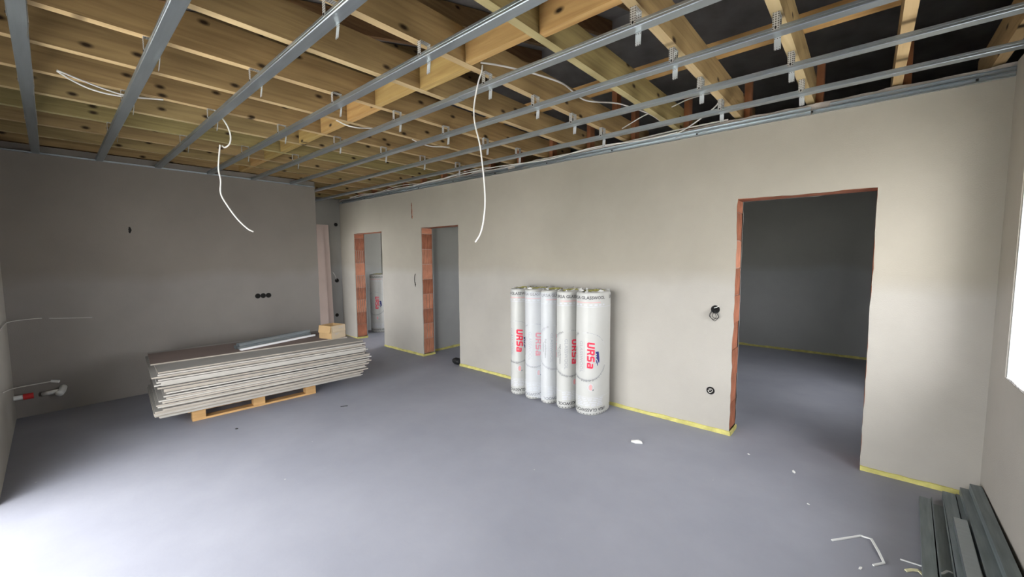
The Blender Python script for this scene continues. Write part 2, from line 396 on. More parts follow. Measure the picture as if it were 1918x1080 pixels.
jamb(OP[0][0], OP[0][2], [brD[0], brA[0], brB[1], brA[0], brB[1], brD[1], brB[0], brA[0], brD[0]])
jamb(OP[1][0], OP[1][2], [brA[1], brC[1], brA[0], brC[1], brA[0], brD[1], brA[1], brA[0], brD[1]])
jamb(OP[2][0], OP[2][2], [brA[0], brD[0], brA[0], brA[0], brD[0], brA[0], brD[1], brA[0], brD[0]])

# other walls
def wall(name, boxes, m): 
    mb = MB()
    for b in boxes: mb.box(*b)
    return struct(mb.build(name, m))
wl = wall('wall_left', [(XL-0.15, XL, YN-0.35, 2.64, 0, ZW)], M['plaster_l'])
wall('wall_end', [(XE-0.18, XE, 2.3, YB, 0, ZW)], M['plaster_in'])
x0, x1, z0, z1 = TERR
wall('wall_front', [(XL-0.15, x0, YN-0.40, YN, 0, 2.70), (x1, XR+0.4, YN-0.40, YN, 0, 2.70), (x0, x1, YN-0.40, YN, z1, 2.70)], M['plaster'])
y0, y1, za, zb = WIN
T = 0.40
wr = wall('wall_right', [(XR, XR+T, YN, y0, 0, ZW), (XR, XR+T, y1, YB+TW, 0, ZW), (XR, XR+T, y0, y1, 0, za), (XR, XR+T, y0, y1, zb, ZW)], M['plaster'])
# white plastered reveal and crumb covered sill of the window
rv = MB(); rv.box(XR+0.006, XR+T, y1-0.008, y1, za, zb); rv.box(XR+0.006, XR+T, y0, y0+0.008, za, zb); rv.box(XR+0.006, XR+T, y0, y1, zb-0.008, zb)
rv.build('reveal', M['reveal'], wr)
sm = MB(); n = 26
for j in range(n):
    for i in range(8):
        def p(i, j):
            x = XR + 0.002 + (T-0.01)*i/8; y = y0 + (y1-y0-0.008)*j/n
            return (x, y, za + 0.010 + 0.012*noise.noise(Vector((x*19, y*13, 2)))+ (0.004*noise.noise(Vector((x*60, y*60, 5)))))
        sm.quad(p(i, j), p(i+1, j), p(i+1, j+1), p(i, j+1))
for j in range(n):
    a, b = (XR+0.002, y0+(y1-y0-0.008)*j/n), (XR+0.002, y0+(y1-y0-0.008)*(j+1)/n)
    def hz(x, y): return za + 0.010 + 0.012*noise.noise(Vector((x*19, y*13, 2))) + 0.004*noise.noise(Vector((x*60, y*60, 5)))
    sm.quad((a[0], a[1], za-0.002), (b[0], b[1], za-0.002), (b[0], b[1], hz(*b)), (a[0], a[1], hz(*a)))
sm.build('sill', mat('crumbly_sill', (0.66, 0.65, 0.64), 0.95, var=0.5, scale=38, bump=0.8, bscale=70), wr)
def window(name, horiz, a0, a1, z0, z1, pos, nmull):
    """white frame with panes; horiz 'x' or 'y' is the direction it spans"""
    e = struct(empty(name, (0, 0, 0)))
    f = MB(); t = 0.07; w = 0.06
    def b(mb, p0, p1, q0, q1, d0, d1):
        if horiz == 'x': mb.box(p0, p1, pos+d0, pos+d1, q0, q1)
        else: mb.box(pos+d0, pos+d1, p0, p1, q0, q1)
    b(f, a0, a1, z0, z0+w, 0, t); b(f, a0, a1, z1-w, z1, 0, t); b(f, a0, a0+w, z0+w, z1-w, 0, t); b(f, a1-w, a1, z0+w, z1-w, 0, t)
    for k in range(1, nmull):
        c = a0 + (a1-a0)*k/nmull; b(f, c-w/2, c+w/2, z0+w, z1-w, 0, t)
    f.build('frame', M['frame'], e)
    for k in range(nmull):
        g = MB(); c0 = a0 + (a1-a0)*k/nmull + w*0.5; c1 = a0 + (a1-a0)*(k+1)/nmull - w*0.5
        b(g, c0, c1, z0+w, z1-w, t*0.5-0.003, t*0.5+0.003); g.build('pane', M['glass'], e)
window('window_1', 'y', y0, y1, za+0.02, zb-0.008, XR+0.24, 2)
window('window_2', 'x', TERR[0], TERR[1], 0.0, TERR[3], YN-0.30, 2)
# rooms behind the long wall
YK = 7.85
wall('wall_bedroom_back', [(-2.6, XR+0.4, YK, YK+0.2, 0, ZW)], M['plaster_in'])
wall('wall_bedroom_left', [(-2.6, -2.45, YB+TW, YK, 0, ZW)], M['plaster_in'])
wall('wall_bedroom_right', [(XR, XR+T, YB+TW, 5.15, 0, ZW), (XR, XR+T, 6.05, YK, 0, ZW), (XR, XR+T, 5.15, 6.05, 0, 0.75), (XR, XR+T, 5.15, 6.05, 2.0, ZW)], M['plaster_in'])
wall('wall_bath_left', [(-5.40, -5.285, YB+TW, 7.0, 0, ZW)], M['plaster_in'])
wall('wall_bath_back', [(-5.285, -4.6, 7.0, 7.4, 0, ZW), (-3.6, -2.6, 7.0, 7.4, 0, ZW), (-4.6, -3.6, 7.0, 7.4, 0, 0.9), (-4.6, -3.6, 7.0, 7.4, 2.2, ZW)], M['plaster_in'])
portal('daylight_added_bath_gap', (-4.1, 7.42, 1.55), (R(-90), 0, 0), 1.0, 1.3)  # unseen window opening and portal added to brighten the bath wall
wall('wall_rear_left', [(-9.6, -9.4, 2.3, 7.4, 0, ZW)], M['plaster_in'])
wall('wall_rear_back', [(-9.4, -7.4, 5.9, 6.3, 0, ZW), (-5.6, -5.40, 5.9, 6.3, 0, ZW), (-7.4, -5.6, 5.9, 6.3, 0, 0.15), (-7.4, -5.6, 5.9, 6.3, 2.3, ZW)], M['plaster_in'])
wall('wall_rear_partition', [(-8.05, -7.93, YB+TW, 4.75, 0, ZW)], M['plaster_in'])
wall('wall_corridor', [(-9.4, -7.45, 2.18, 2.30, 0, ZW), (-6.65, XL-0.15, 2.18, 2.30, 0, ZW), (-7.45, -6.65, 2.18, 2.30, 2.05, ZW)], M['plaster_in'])
portal('daylight_added_hall_gap', (-7.05, 2.16, 1.02), (R(90), 0, 0), 0.8, 2.05)  # unseen door opening and portal added to brighten the corridor end
wall('wall_hall_left', [(-9.4, XE-0.18, YB, YB+TW, 0, ZW)], M['plaster_in'])
cr = MB(); cr.box(-9.6, XR+0.4, YB+TW+0.35, YK+0.2, ZW+0.003, ZW+0.012); struct(cr.build('ceiling_rooms', M['reveal']))

# yellow perimeter foam along the wall feet
def foam(name, pieces):
    e = struct(empty(name))
    for (xa, ya, xb, yb, nx, ny, s) in pieces:
        mb = MB(); L = math.hypot(xb-xa, yb-ya); n = max(2, int(L/0.05))
        def P(i, t, z): return (xa+(xb-xa)*i/n + nx*t, ya+(yb-ya)*i/n + ny*t, z)
        for i in range(n):
            za_, zb_ = 0.032+jit(i/n*L, s, 7, 0.006), 0.032+jit((i+1)/n*L, s, 7, 0.006)
            ta, tb = 0.010+jit(i/n*L, s+3, 5, 0.004), 0.010+jit((i+1)/n*L, s+3, 5, 0.004)
            mb.quad(P(i, ta, 0.0005), P(i+1, tb, 0.0005), P(i+1, tb, zb_), P(i, ta, za_))
            mb.quad(P(i, ta, za_), P(i+1, tb, zb_), P(i+1, 0.001, zb_+0.003), P(i, 0.001, za_+0.003))
        mb.quad(P(0, 0.001, 0.0005), P(0, 0.010, 0.0005), P(0, 0.010, 0.03), P(0, 0.001, 0.03)); mb.quad(P(n, 0.001, 0.0005), P(n, 0.010, 0.0005), P(n, 0.010, 0.03), P(n, 0.001, 0.03))
        mb.build('foam_strip', M['yellow'], e)
foam('baseboard_back', [(OP[1][1], YB, OP[2][0]+0.008, YB, 0, -1, 1), (OP[2][1], YB, XR-0.01, YB, 0, -1, 2), (OP[0][1], YB, OP[1][0], YB, 0, -1, 3), (XE, YB, OP[0][0], YB, 0, -1, 4),
    (OP[2][0]+0.002, YB-0.01, OP[2][0]+0.002, YB+TW, 1, 0, 5), (OP[1][0]+0.002, YB-0.01, OP[1][0]+0.002, YB+TW, 1, 0, 6), (OP[0][0]+0.002, YB-0.01, OP[0][0]+0.002, YB+TW, 1, 0, 7)])
foam('baseboard_rooms', [(-5.285, YB+TW, -5.285, 6.9, 1, 0, 8), (-2.4, YK, XR, YK, 0, -1, 9)])

# rough mortar crown and perimeter channel on top of the long wall
mb = MB(); n = 150
def cr_pt(i, k):
    x = XE + (XR-XE)*i/n
    zz = 0.018*noise.noise(Vector((x*6, 0, 3))) + 0.008*noise.noise(Vector((x*25, 1, 3)))
    return [(x, YB-0.002, 2.598), (x, YB-0.004+0.01*noise.noise(Vector((x*9, 2, 1))), 2.655+zz*0.9), (x, YB+0.04, 2.668+zz*0.35), (x, YB+TW, 2.662)][k]
for i in range(n):
    for k in range(3): mb.quad(cr_pt(i, k), cr_pt(i+1, k), cr_pt(i+1, k+1), cr_pt(i, k+1))
mb.build('mortar_crown', M['mortar'], wall_back)

def channel_poly(y, z, w, h, t=0.0014, sgn=-1):
    """UD channel open to the room: back leg on the wall at y, flanges running out by w"""
    s = sgn
    return [(y, z), (y+s*w, z), (y+s*w, z+t), (y+s*t, z+t), (y+s*t, z+h-t), (y+s*w, z+h-t), (y+s*w, z+h), (y, z+h)]
ud = tag(empty('perimeter_channel', (0, 0, 0)), 'galvanized steel perimeter channel fixed along top of the long back wall', 'channel')
for (xa, xb, dz) in ((XE+0.02, -3.35, 0.0), (-3.34, -0.36, 0.001), (-0.35, XR-0.003, 0.0)):
    mb = MB().prism(channel_poly(YB-0.001, 2.578+dz, 0.028, 0.027), 'x', xa, xb); mb.build('section', M['steel'], ud)
    mb = MB().prism(channel_poly(YB-0.006, 2.608+dz, 0.020, 0.024), 'x', xa+0.1, xb); mb.build('stacked_section', M['steel'], ud)
scm = MB().box(-0.006, 0.006, -0.033, -0.026, 0.008, 0.020).mesh('screw', M['screw'])
x = XE+0.2
while x < XR:
    link('screw', scm, ud, (x, YB, 2.578)); x += 0.8
ul = tag(empty('perimeter_channel', (0, 0, 0)), 'thin steel perimeter channel along top of the left wall', 'channel')
MB().prism([(-p[0], p[1]) for p in channel_poly(-(XL+0.001), 2.580, 0.022, 0.014)], 'y', YN+0.02, 2.64).build('section', M['steel'], ul)

# ------------------------------------------------------------------ ceiling and roof timbers (setting)
ceil = struct(empty('ceiling'))
jx = [0.125, -0.345, -0.822, -1.305, -1.81, -2.31, -2.80, -3.29, -3.78, -4.27, -4.76, -5.25, -5.74, -6.20, -6.70, -7.19, -7.68]   # right faces
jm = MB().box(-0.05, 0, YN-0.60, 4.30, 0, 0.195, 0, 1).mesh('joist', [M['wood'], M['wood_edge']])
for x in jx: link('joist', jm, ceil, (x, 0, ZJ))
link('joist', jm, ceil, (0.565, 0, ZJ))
# noggings between the joists at mid span
for k in range(len(jx)-4):
    a, b = jx[k+1], jx[k]-0.05
    if k == 0: continue
    y = 1.665 + (0.045 if k in (2, 4) else 0.0) + (0.03 if k >= 6 else 0)
    MB().box(-(b-a)/2+0.001, (b-a)/2-0.001, 0, 0.05, 0, 0.185).build('nogging', M['wood_x'], ceil, ((a+b)/2, y, ZJ+0.0005))
# plate laid across the joists
MB().box(XE, XR, 0, 0.07, 0, 0.09).build('binder', M['wood_x'], ceil, (0, 3.0, ZJ+0.196))
# rafters, ridge at y = 4.3, and the dark membrane above
th = math.atan2(1.25, 5.2)
def raf(y): return 2.74 + (y+0.9)*1.25/5.2
rp = [(-0.9, raf(-0.9)), (4.3, raf(4.3)), (4.3, raf(4.3)+0.17), (-0.9, raf(-0.9)+0.17)]
rm = MB().prism(rp, 'x', 0, 0.05).mesh('rafter', M['wood_dark'])
rp2 = [(4.3, raf(4.3)), (9.5, raf(-0.9)), (9.5, raf(-0.9)+0.17), (4.3, raf(4.3)+0.17)]
rm2 = MB().prism(rp2, 'x', 0, 0.05).mesh('rafter', M['wood_dark'])
for x in jx + [0.60]:
    link('rafter', rm, ceil, (x+0.001, 0, 0))
mem = MB()
mem.quad((-10.2, -1.2, raf(-1.2)+0.18), (1.4, -1.2, raf(-1.2)+0.18), (1.4, 4.3, raf(4.3)+0.18), (-10.2, 4.3, raf(4.3)+0.18))
mem.quad((-10.2, 9.8, raf(-1.2)+0.18), (1.4, 9.8, raf(-1.2)+0.18), (1.4, 4.3, raf(4.3)+0.18), (-10.2, 4.3, raf(4.3)+0.18))
mem.build('roof_membrane', M['membrane'], ceil)
sof = MB(); sof.box(-10.2, 1.4, -1.75, YN-0.40, 2.56, 2.58); sof.box(-10.2, 1.4, YK+0.2, 9.8, 2.56, 2.58)  # unseen terrace overhang added to cut high sky light on the floor
sof.box(-10.2, 1.4, -1.2, -1.18, 2.56, 2.82); sof.box(-10.2, 1.4, 9.78, 9.8, 2.56, 2.82)
sof.build('eave_light_shield', M['membrane'], ceil)
gab = MB()
for xg in (-10.2, 1.38):
    gab.prism([(-1.2, 2.56), (9.8, 2.56), (9.8, raf(-1.2)+0.18), (4.3, raf(4.3)+0.18), (-1.2, raf(-1.2)+0.18)], 'x', xg, xg+0.02)
gab.build('gable_sheet', M['membrane'], ceil)
# unseen sheets added so no daylight leaks in beside the walls
lk = MB(); lk.box(XR+0.40, 1.39, -1.2, 9.8, 2.60, 2.62); lk.box(-10.2, -9.6, -1.2, 9.8, 2.60, 2.62); lk.box(-9.6, XL-0.15, -1.2, 2.18, 2.60, 2.62)
lk.build('eave_light_shield', M['membrane'], ceil)
# reddish studs standing on the long wall beside the joists
for x in jx[:-1]:
    MB().box(0.001, 0.045, 0, 0.09, 0, 0.33).build('stud', M['wood_red'], ceil, (x, 3.86, ZW+0.012))
MB().box(0.001, 0.05, 0, 0.08, 0.196, 0.55).build('stud', M['wood_red'], ceil, (-1.81, 3.46, ZJ))

# ------------------------------------------------------------------ steel ceiling profiles with hangers
def cd_poly(y, z):
    """60 x 27 ceiling profile with rounded edges, rib on each flank and lips at the top"""
    w, h, t = 0.058, 0.027, 0.0012
    o = [(0.003, 0), (w-0.003, 0), (w, 0.003), (w, 0.011), (w-0.002, 0.013), (w, 0.015), (w, h), (w-0.008, h), (w-0.008, h-t), (w-t, h-t), (w-t, 0.004), (w-0.004, t),
         (0.004, t), (t, 0.004), (t, h-t), (0.008, h-t), (0.008, h), (0, h), (0, 0.015), (0.002, 0.013), (0, 0.011), (0, 0.003)]
    return [(y+a, z+b) for a, b in o]
hang = MB()
hang.box(-0.015, 0.015, -0.032, 0.032, -0.0015, 0)                 # foot plate under the joist
near = MB().box(-0.014, 0.014, -0.0315, -0.0300, -0.079, -0.0015)
hm_plate = hang.mesh('hanger_foot', M['hanger']); hm_near = near.mesh('hanger_strap', M['hanger'])
far = MB().box(-0.014, 0.014, 0.0300, 0.0315, -0.092, -0.0015)
far.quad((-0.014, 0.030, -0.092), (0.014, 0.030, -0.092), (0.016, 0.022, -0.150), (-0.012, 0.022, -0.150))
far.quad((-0.014, 0.0315, -0.092), (0.014, 0.0315, -0.092), (0.016, 0.0235, -0.150), (-0.012, 0.0235, -0.150))
hm_far = far.mesh('hanger_strap', M['hanger'])
hm_scr = MB().box(-0.004, 0.004, -0.034, -0.0316, -0.072, -0.064).mesh('screw', M['screw'])
PY = [-0.055, 0.385, 0.857, 1.343, 1.815, 2.298, 2.782, 3.262]
zP = 2.585
hx = {0: [-2.825, -3.805, -4.785, -5.765], 1: [-2.825, -3.805, -4.785], 2: [-1.83, -2.82, -3.80, -4.78], 3: [-1.81, -2.80, -3.80, -4.78],
      4: [-0.85, -1.81, -2.79, -3.78, -4.76], 5: [-0.37, -0.85, -1.81, -2.79, -3.78], 6: [-0.37, -0.85, -1.81, -2.79, -3.78], 7: [-0.37, -0.85, -1.81, -2.79, -3.74]}
labs = ['nearest the terrace side, first from the left in the picture', 'second from the terrace side', 'third from the terrace side', 'fourth from the terrace side',
        'fourth from the long back wall, with a spliced joint', 'third from the long back wall', 'second from the long back wall', 'closest to the long back wall']
for k, y in enumerate(PY):
    e = tag(empty('ceiling_profile', (0, 0, 0)), 'galvanized steel ceiling profile ' + labs[k], 'ceiling profile', 'steel profiles hung under the joists')
    xe = XL + 0.004 if y < 2.60 else XE + 0.004
    if k == 4:
        MB().prism(cd_poly(y, zP), 'x', -2.135, XR-0.004).build('section', M['steel'], e)
        MB().prism(cd_poly(y+0.001, zP-0.004), 'x', xe, -2.05).build('section', M['steel'], e)
    else:
        MB().prism(cd_poly(y, zP), 'x', xe, XR-0.004).build('section', M['steel'], e)
    for x in hx[k]:
        h = link('hanger', hm_plate, e, (x, y+0.029, ZJ - 0.0005))
        for me, nm in ((hm_near, 'strap'), (hm_far, 'strap'), (hm_scr, 'screw')): link(nm, me, h)

# ------------------------------------------------------------------ cables
def cable(name, pts, r, m, label, cat='cable', group=None, smooth=6):
    mb = MB().tube(pts, r, 8, 0, smooth)
    o = mb.build(name, m, smooth=True); tag(o, label, cat, group); return o
cable('hanging_cable', [(-1.795, 1.79, 2.70), (-1.80, 1.79, 2.665), (-1.83, 1.785, 2.60), (-1.872, 1.79, 2.48), (-1.868, 1.79, 2.38), (-1.835, 1.80, 2.24), (-1.815, 1.80, 2.12), (-1.80, 1.80, 2.0),
      (-1.80, 1.805, 1.88), (-1.825, 1.81, 1.76), (-1.86, 1.815, 1.69), (-1.902, 1.815, 1.645)], 0.0048, M['white_cable'], 'white electric cable hanging from the joists at middle of the room')
c1 = empty('hanging_cable', (0, 0, 0)); tag(c1, 'white electric cable hanging from the ceiling before the left wall', 'cable')
MB().tube([(-3.78, 0.895, 2.672), (-3.77, 0.925, 2.64), (-3.755, 0.965, 2.57), (-3.76, 0.985, 2.50), (-3.77, 0.98, 2.44), (-3.80, 0.955, 2.41), (-3.83, 0.945, 2.425)], 0.0055).build('upper_loop', M['white_cable'], c1, smooth=True)
MB().tube([(-3.83, 0.93, 2.43), (-3.845, 0.925, 2.36), (-3.85, 0.915, 2.25), (-3.85, 0.925, 2.16), (-3.85, 0.92, 2.06), (-3.84, 0.95, 1.98), (-3.82, 1.01, 1.87), (-3.80, 1.075, 1.79), (-3.79, 1.115, 1.765)], 0.0055).build('lower_run', M['white_cable'], c1, smooth=True)
cable('ceiling_cable', [(-3.70, 0.10, 2.672), (-3.76, 0.16, 2.655), (-3.79, 0.24, 2.635), (-3.80, 0.34, 2.63), (-3.80, 0.46, 2.645), (-3.79, 0.6, 2.67)], 0.005, M['white_cable'], 'thin white cable sagging under the joists at far left, lower of two', 'cable', 'cables under the joists')
cable('ceiling_cable', [(-3.69, 0.10, 2.674), (-3.745, 0.20, 2.664), (-3.775, 0.30, 2.650), (-3.795, 0.42, 2.644), (-3.80, 0.6, 2.67)], 0.005, M['white_cable'], 'thin white cable sagging under the joists at far left, upper of two', 'cable', 'cables under the joists')
cable('ceiling_cable', [(-3.33, 1.62, 2.674), (-3.31, 1.70, 2.648), (-3.28, 1.78, 2.640), (-3.27, 1.90, 2.66), (-3.27, 2.0, 2.674)], 0.005, M['white_cable'], 'short white cable sagging beside the pale noggings', 'cable', 'cables under the joists')
cable('ceiling_cable', [(-3.33, 2.36, 2.674), (-3.31, 2.44, 2.650), (-3.29, 2.55, 2.640), (-3.28, 2.66, 2.655), (-3.28, 2.78, 2.674)], 0.005, M['white_cable'], 'short white cable under the joists between two far profiles', 'cable', 'cables under the joists')
cable('ceiling_cable', [(-1.78, 1.76, 2.70), (-1.70, 1.86, 2.69), (-1.60, 2.02, 2.672), (-1.54, 2.25, 2.668), (-1.56, 2.42, 2.668), (-1.585, 2.6, 2.672), (-1.56, 2.75, 2.69), (-1.50, 2.95, 2.72), (-1.42, 3.1, 2.70), (-1.36, 3.25, 2.68), (-1.36, 3.45, 2.68)], 0.0055, M['grey_cable'], 'pale cable crossing under the joists from the hanging cable to the back wall')
def along(x0, x1, ya, za, seed, r, m, label, amp=0.03):
    pts = []; n = int((x1-x0)/0.16)
    for i in range(n+1):
        x = x0 + (x1-x0)*i/n
        pts.append((x, ya + amp*0.5*noise.noise(Vector((x*1.7, seed, 0.5))), za + amp*noise.noise(Vector((x*1.3, seed, 4.5)))))
    cable('wall_top_cable', pts, r, m, label, 'cable', 'cables along the top of the back wall', 4)
along(-7.2, -0.9, 3.715, 2.645, 1, 0.006, M['grey_cable'], 'pale cable lying along top of the back wall, long upper run')
along(-5.2, -1.3, 3.705, 2.625, 2, 0.006, M['white_cable'], 'white cable lying along top of the back wall, lower run above the insulation rolls', 0.045)
along(-7.0, -3.6, 3.70, 2.655, 3, 0.005, M['grey_cable'], 'pale cable lying along top of the back wall towards the corridor', 0.05)
cable('wall_top_cable', [(-1.30, 3.70, 2.62), (-1.18, 3.66, 2.65), (-1.05, 3.60, 2.69), (-0.96, 3.58, 2.74), (-0.93, 3.6, 2.80)], 0.006, M['white_cable'], 'white cable rising from the wall top beside the last ceiling profile')
cable('wall_top_cable', [(-1.75, 3.55, 2.72), (-1.5, 3.50, 2.775), (-1.33, 3.55, 2.80), (-1.18, 3.62, 2.86), (-1.0, 3.68, 2.885)], 0.005, M['white_cable'], 'loose white cable arching above the back wall between joists')

# ------------------------------------------------------------------ electric boxes and chases
def wall_box(name, c, normal, r, label, cat='socket box', group=None, rim=M['black']):
    """round flush box: dark tube recessed into the plaster with a thin rim"""
    e = tag(empty(name, c), label, cat, group)
    nn = Vector(normal); a = nn.cross(Vector((0, 0, 1))).normalized(); b = Vector((0, 0, 1))
    mb = MB(); seg = 20; n0 = 0
    for k in range(seg):
        t0, t1 = 2*math.pi*k/seg, 2*math.pi*(k+1)/seg
        def q(t, rr, d): return tuple(rr*(math.cos(t)*a + math.sin(t)*b) + nn*d)
        mb.quad(q(t0, r, 0.003), q(t1, r, 0.003), q(t1, r*0.86, 0.003), q(t0, r*0.86, 0.003))
        mb.quad(q(t0, r, 0.003), q(t1, r, 0.003), q(t1, r, -0.001), q(t0, r, -0.001))
        mb.quad(q(t0, r*0.86, 0.003), q(t1, r*0.86, 0.003), q(t1, r*0.86, 0.0008), q(t0, r*0.86, 0.0008))
    mb.build('rim', rim, e)
    MB().disc(nn*0.0009, a, b, r*0.87, 20).build('recess', M['hole'], e)
    return e
for i, y in enumerate((1.824, 1.889, 1.954)):
    wall_box('socket_box', (XL, y, 1.039), (1, 0, 0), 0.034, ['left', 'middle', 'right'][i] + ' of three black round socket boxes in the left wall', group='three socket boxes in the left wall')
b1 = wall_box('switch_box', (-0.963, YB, 1.085), (0, -1, 0), 0.036, 'black switch box with loose looped wires left of the large doorway')
for k, (dx, dz, s) in enumerate(((-0.010, 0, 1), (0.012, 0.004, 0.9), (0.0, -0.006, 1.15))):
    MB().tube([(dx, -0.002, 0.012), (dx-0.012, -0.025, -0.01), (dx-0.03*s, -0.028, -0.055), (dx, -0.02, -0.085*s), (dx+0.026*s, -0.025, -0.06), (dx+0.006, -0.02, -0.015), (dx+0.004, -0.002, 0.0)], 0.0022, 6).build('loose_wire', M['black'], b1, smooth=True)
MB().tube([(-0.01, -0.004, 0.012), (0.012, -0.02, 0.02), (0.035, -0.028, 0.033)], 0.003, 6).build('white_wire', M['white_cable'], b1, smooth=True)
b2 = wall_box('socket_box', (-0.98, YB, 0.363), (0, -1, 0), 0.034, 'black round socket box with coiled wires low on wall left of the large doorway')
MB().tube([(-0.014, -0.002, 0.012), (0.01, -0.012, 0.018), (0.018, -0.012, 0), (-0.004, -0.012, -0.016), (-0.018, -0.010, 0.0), (0.004, -0.008, 0.008)], 0.0025, 6).build('loose_wire', M['grey_cable'], b2, smooth=True)
wall_box('switch_box', (XE, 3.687, 2.185), (1, 0, 0), 0.035, 'highest black box in the corridor end wall', group='boxes in the corridor end wall')
wall_box('switch_box', (XE, 3.664, 1.106), (1, 0, 0), 0.040, 'black switch box at mid height in the corridor end wall', group='boxes in the corridor end wall')
wall_box('socket_box', (XE, 3.64, 0.43), (1, 0, 0), 0.035, 'lowest black box in the corridor end wall', group='boxes in the corridor end wall')
# gouged cable slots
def gouge(name, c, normal, w, h, label, m):
    e = tag(empty(name, c), label, 'wall slot')
    nn = Vector(normal); a = nn.cross(Vector((0, 0, 1))).normalized()
    mb = MB(); n = 8; top = []; bot = []
    for i in range(n+1):
        t = i/n; ww = w*math.sin(math.pi*(0.12+0.76*t))*(0.8+0.5*noise.noise(Vector((t*5, h*40, c[2]*9))))
        off = 0.3*w*noise.noise(Vector((t*4, c[2]*5, 7)))
        z = (t-0.5)*h
        top.append(nn*0.002 + a*(off-ww) + Vector((0, 0, z))); bot.append(nn*0.002 + a*(off+ww) + Vector((0, 0, z)))
    for i in range(n): mb.quad(top[i], bot[i], bot[i+1], top[i+1], 0)
    mb.build('exposed_clay', m, e)
    mb = MB()
    for i in range(n): mb.quad(top[i]*0.5+bot[i]*0.5+nn*0.0006, bot[i]*0.9+top[i]*0.1+nn*0.0006, bot[i+1]*0.9+top[i+1]*0.1+nn*0.0006, top[i+1]*0.5+bot[i+1]*0.5+nn*0.0006)
    mb.build('dark_cavity', M['hole'], e); return e
for k, (z, h) in enumerate(((2.355, 0.085), (2.255, 0.13), (2.175, 0.06))):
    gouge('cable_slot', (-5.375 + 0.004*k, YB, z), (0, -1, 0), 0.016, h, ['uppermost', 'middle, longest', 'lowest'][k] + ' of three slots gouged in plaster left of the middle opening', M['clay'])
gouge('cable_slot', (XL, 0.606, 1.868), (1, 0, 0), 0.016, 0.07, 'small dark hole high in the left wall', M['hole'])
gs = gouge('cable_slot', (-5.325, YB, 1.12), (0, -1, 0), 0.014, 0.07, 'dark slot with a cable stub beside the middle opening', M['hole'])
MB().tube([(0, -0.002, 0.0), (-0.004, -0.012, 0.06), (0.006, -0.014, 0.13), (0.022, -0.012, 0.17)], 0.005, 6).build('cable_stub', M['black'], gs, smooth=True)

# ------------------------------------------------------------------ pallet and plasterboard stack
pal = tag(empty('wooden_pallet', (-4.752, 0.80, 0), R(0)), 'wooden shipping pallet on the floor under the plasterboard stack', 'pallet')
pal.rotation_euler.z = R(-3.5)
PLn, PDp = 1.12, 0.70     # length along y, depth towards -x
for xo in (0, -0.30, -0.60):
    MB().box(xo-0.095, xo, 0, PLn, 0.001, 0.020).build('bottom_board', M['pallet'], pal)
    for yo in (0, PLn/2-0.055, PLn-0.105):
        MB().box(xo-0.092, xo-0.002, yo, yo+0.105, 0.020, 0.095).build('block', M['pallet'], pal)
    MB().box(xo-0.095, xo+0.0, 0, PLn, 0.095, 0.112).build('stringer_board', M['pallet'], pal)
for yo in (0, 0.26, 0.52, 0.78, PLn-0.13):
    MB().box(-0.695, 0.0, yo, yo+0.13, 0.112, 0.130).build('top_board', M['pallet'], pal)

NB = 32; BT = 0.0125; pitch_b = 0.01435; zb0 = 0.1315; BLn, BDp = 1.83, 1.05
bme = [MB().box(-BDp, 0, 0, BLn, 0, BT, 0, 1).mesh('plasterboard_sheet', [M['gyps'], M['paper']]), MB().box(-BDp, 0, 0, BLn, 0, BT, 0, 1).mesh('plasterboard_sheet', [M['gyps2'], M['paper']])]
bme_top = MB().box(-0.565, 0, 0, 1.79, 0, BT, 0, 1).mesh('plasterboard_sheet', [M['gyps'], M['paper_b']])
rnd = random.Random(5)
for i in range(NB):
    z = zb0 + pitch_b*i; t = i/(NB-1)
    fx = -4.645 + 0.17*min(1, t*4) - 0.05*max(0, t-0.5)*2 + rnd.uniform(-0.022, 0.022)
    if i in (9, 10, 17, 22): fx -= 0.035
    fy = 0.545 + rnd.uniform(-0.03, 0.03) - 0.02*math.sin(t*9)
    rz = R(-4.6) + rnd.uniform(-0.006, 0.006)
    me = bme[rnd.random() < 0.45]
    if i < 2: me = bme[1]; fx = -4.66+0.02*i
    n_top = NB - i
    if i == NB-1:
        me = bme_top; fx = -4.87; fy = 0.545; rz = R(-5.0); lab = 'brown backed plasterboard sheet on top of the pallet stack'
    elif i == 0: lab = 'bottom plasterboard sheet of the stack, resting on the pallet'
    elif i == NB-2: lab = 'grey plasterboard sheet second from the top of the pallet stack'; fx = -4.535; rz = R(-3.2)
    else: lab = 'plasterboard sheet in the pallet stack, %s from the top' % ORD[n_top-1]
    o = link('plasterboard_sheet', me, None, (fx, fy, z)); o.rotation_euler.z = rz
    tag(o, lab, 'plasterboard', 'plasterboard sheets stacked on the pallet')
ZT = zb0 + pitch_b*(NB-1) + BT
# steel profiles on top of the stack
def cprof(name, p0, p1, w, h, z, m, label, flip=False, cat='steel profile', group=None):
    """channel lying on a surface, open upwards (or downwards), running p0 to p1"""
    d = Vector((p1[0]-p0[0], p1[1]-p0[1])); L = d.length
    t = 0.0012
    poly = [(-w/2, 0), (w/2, 0), (w/2, h), (w/2-0.006, h), (w/2-0.006, h-t), (w/2-t, h-t), (w/2-t, t), (-w/2+t, t), (-w/2+t, h-t), (-w/2+0.006, h-t), (-w/2+0.006, h), (-w/2, h)]
    if flip: poly = [(a, h-b) for a, b in poly]
    mb = MB().prism(poly, 'y', 0, L)
    o = mb.build(name, m, None, (p0[0], p0[1], z)); o.rotation_euler.z = math.atan2(d.y, d.x) - math.pi/2
    tag(o, label, cat, group); return o
g = 'steel profiles lying on the plasterboard stack'
cprof('steel_profile', (-5.03, 1.25), (-5.30, 2.10), 0.06, 0.027, ZT+0.001, M['steel_dk'], 'dark steel profile on the plasterboard stack, farthest back', True, group=g)
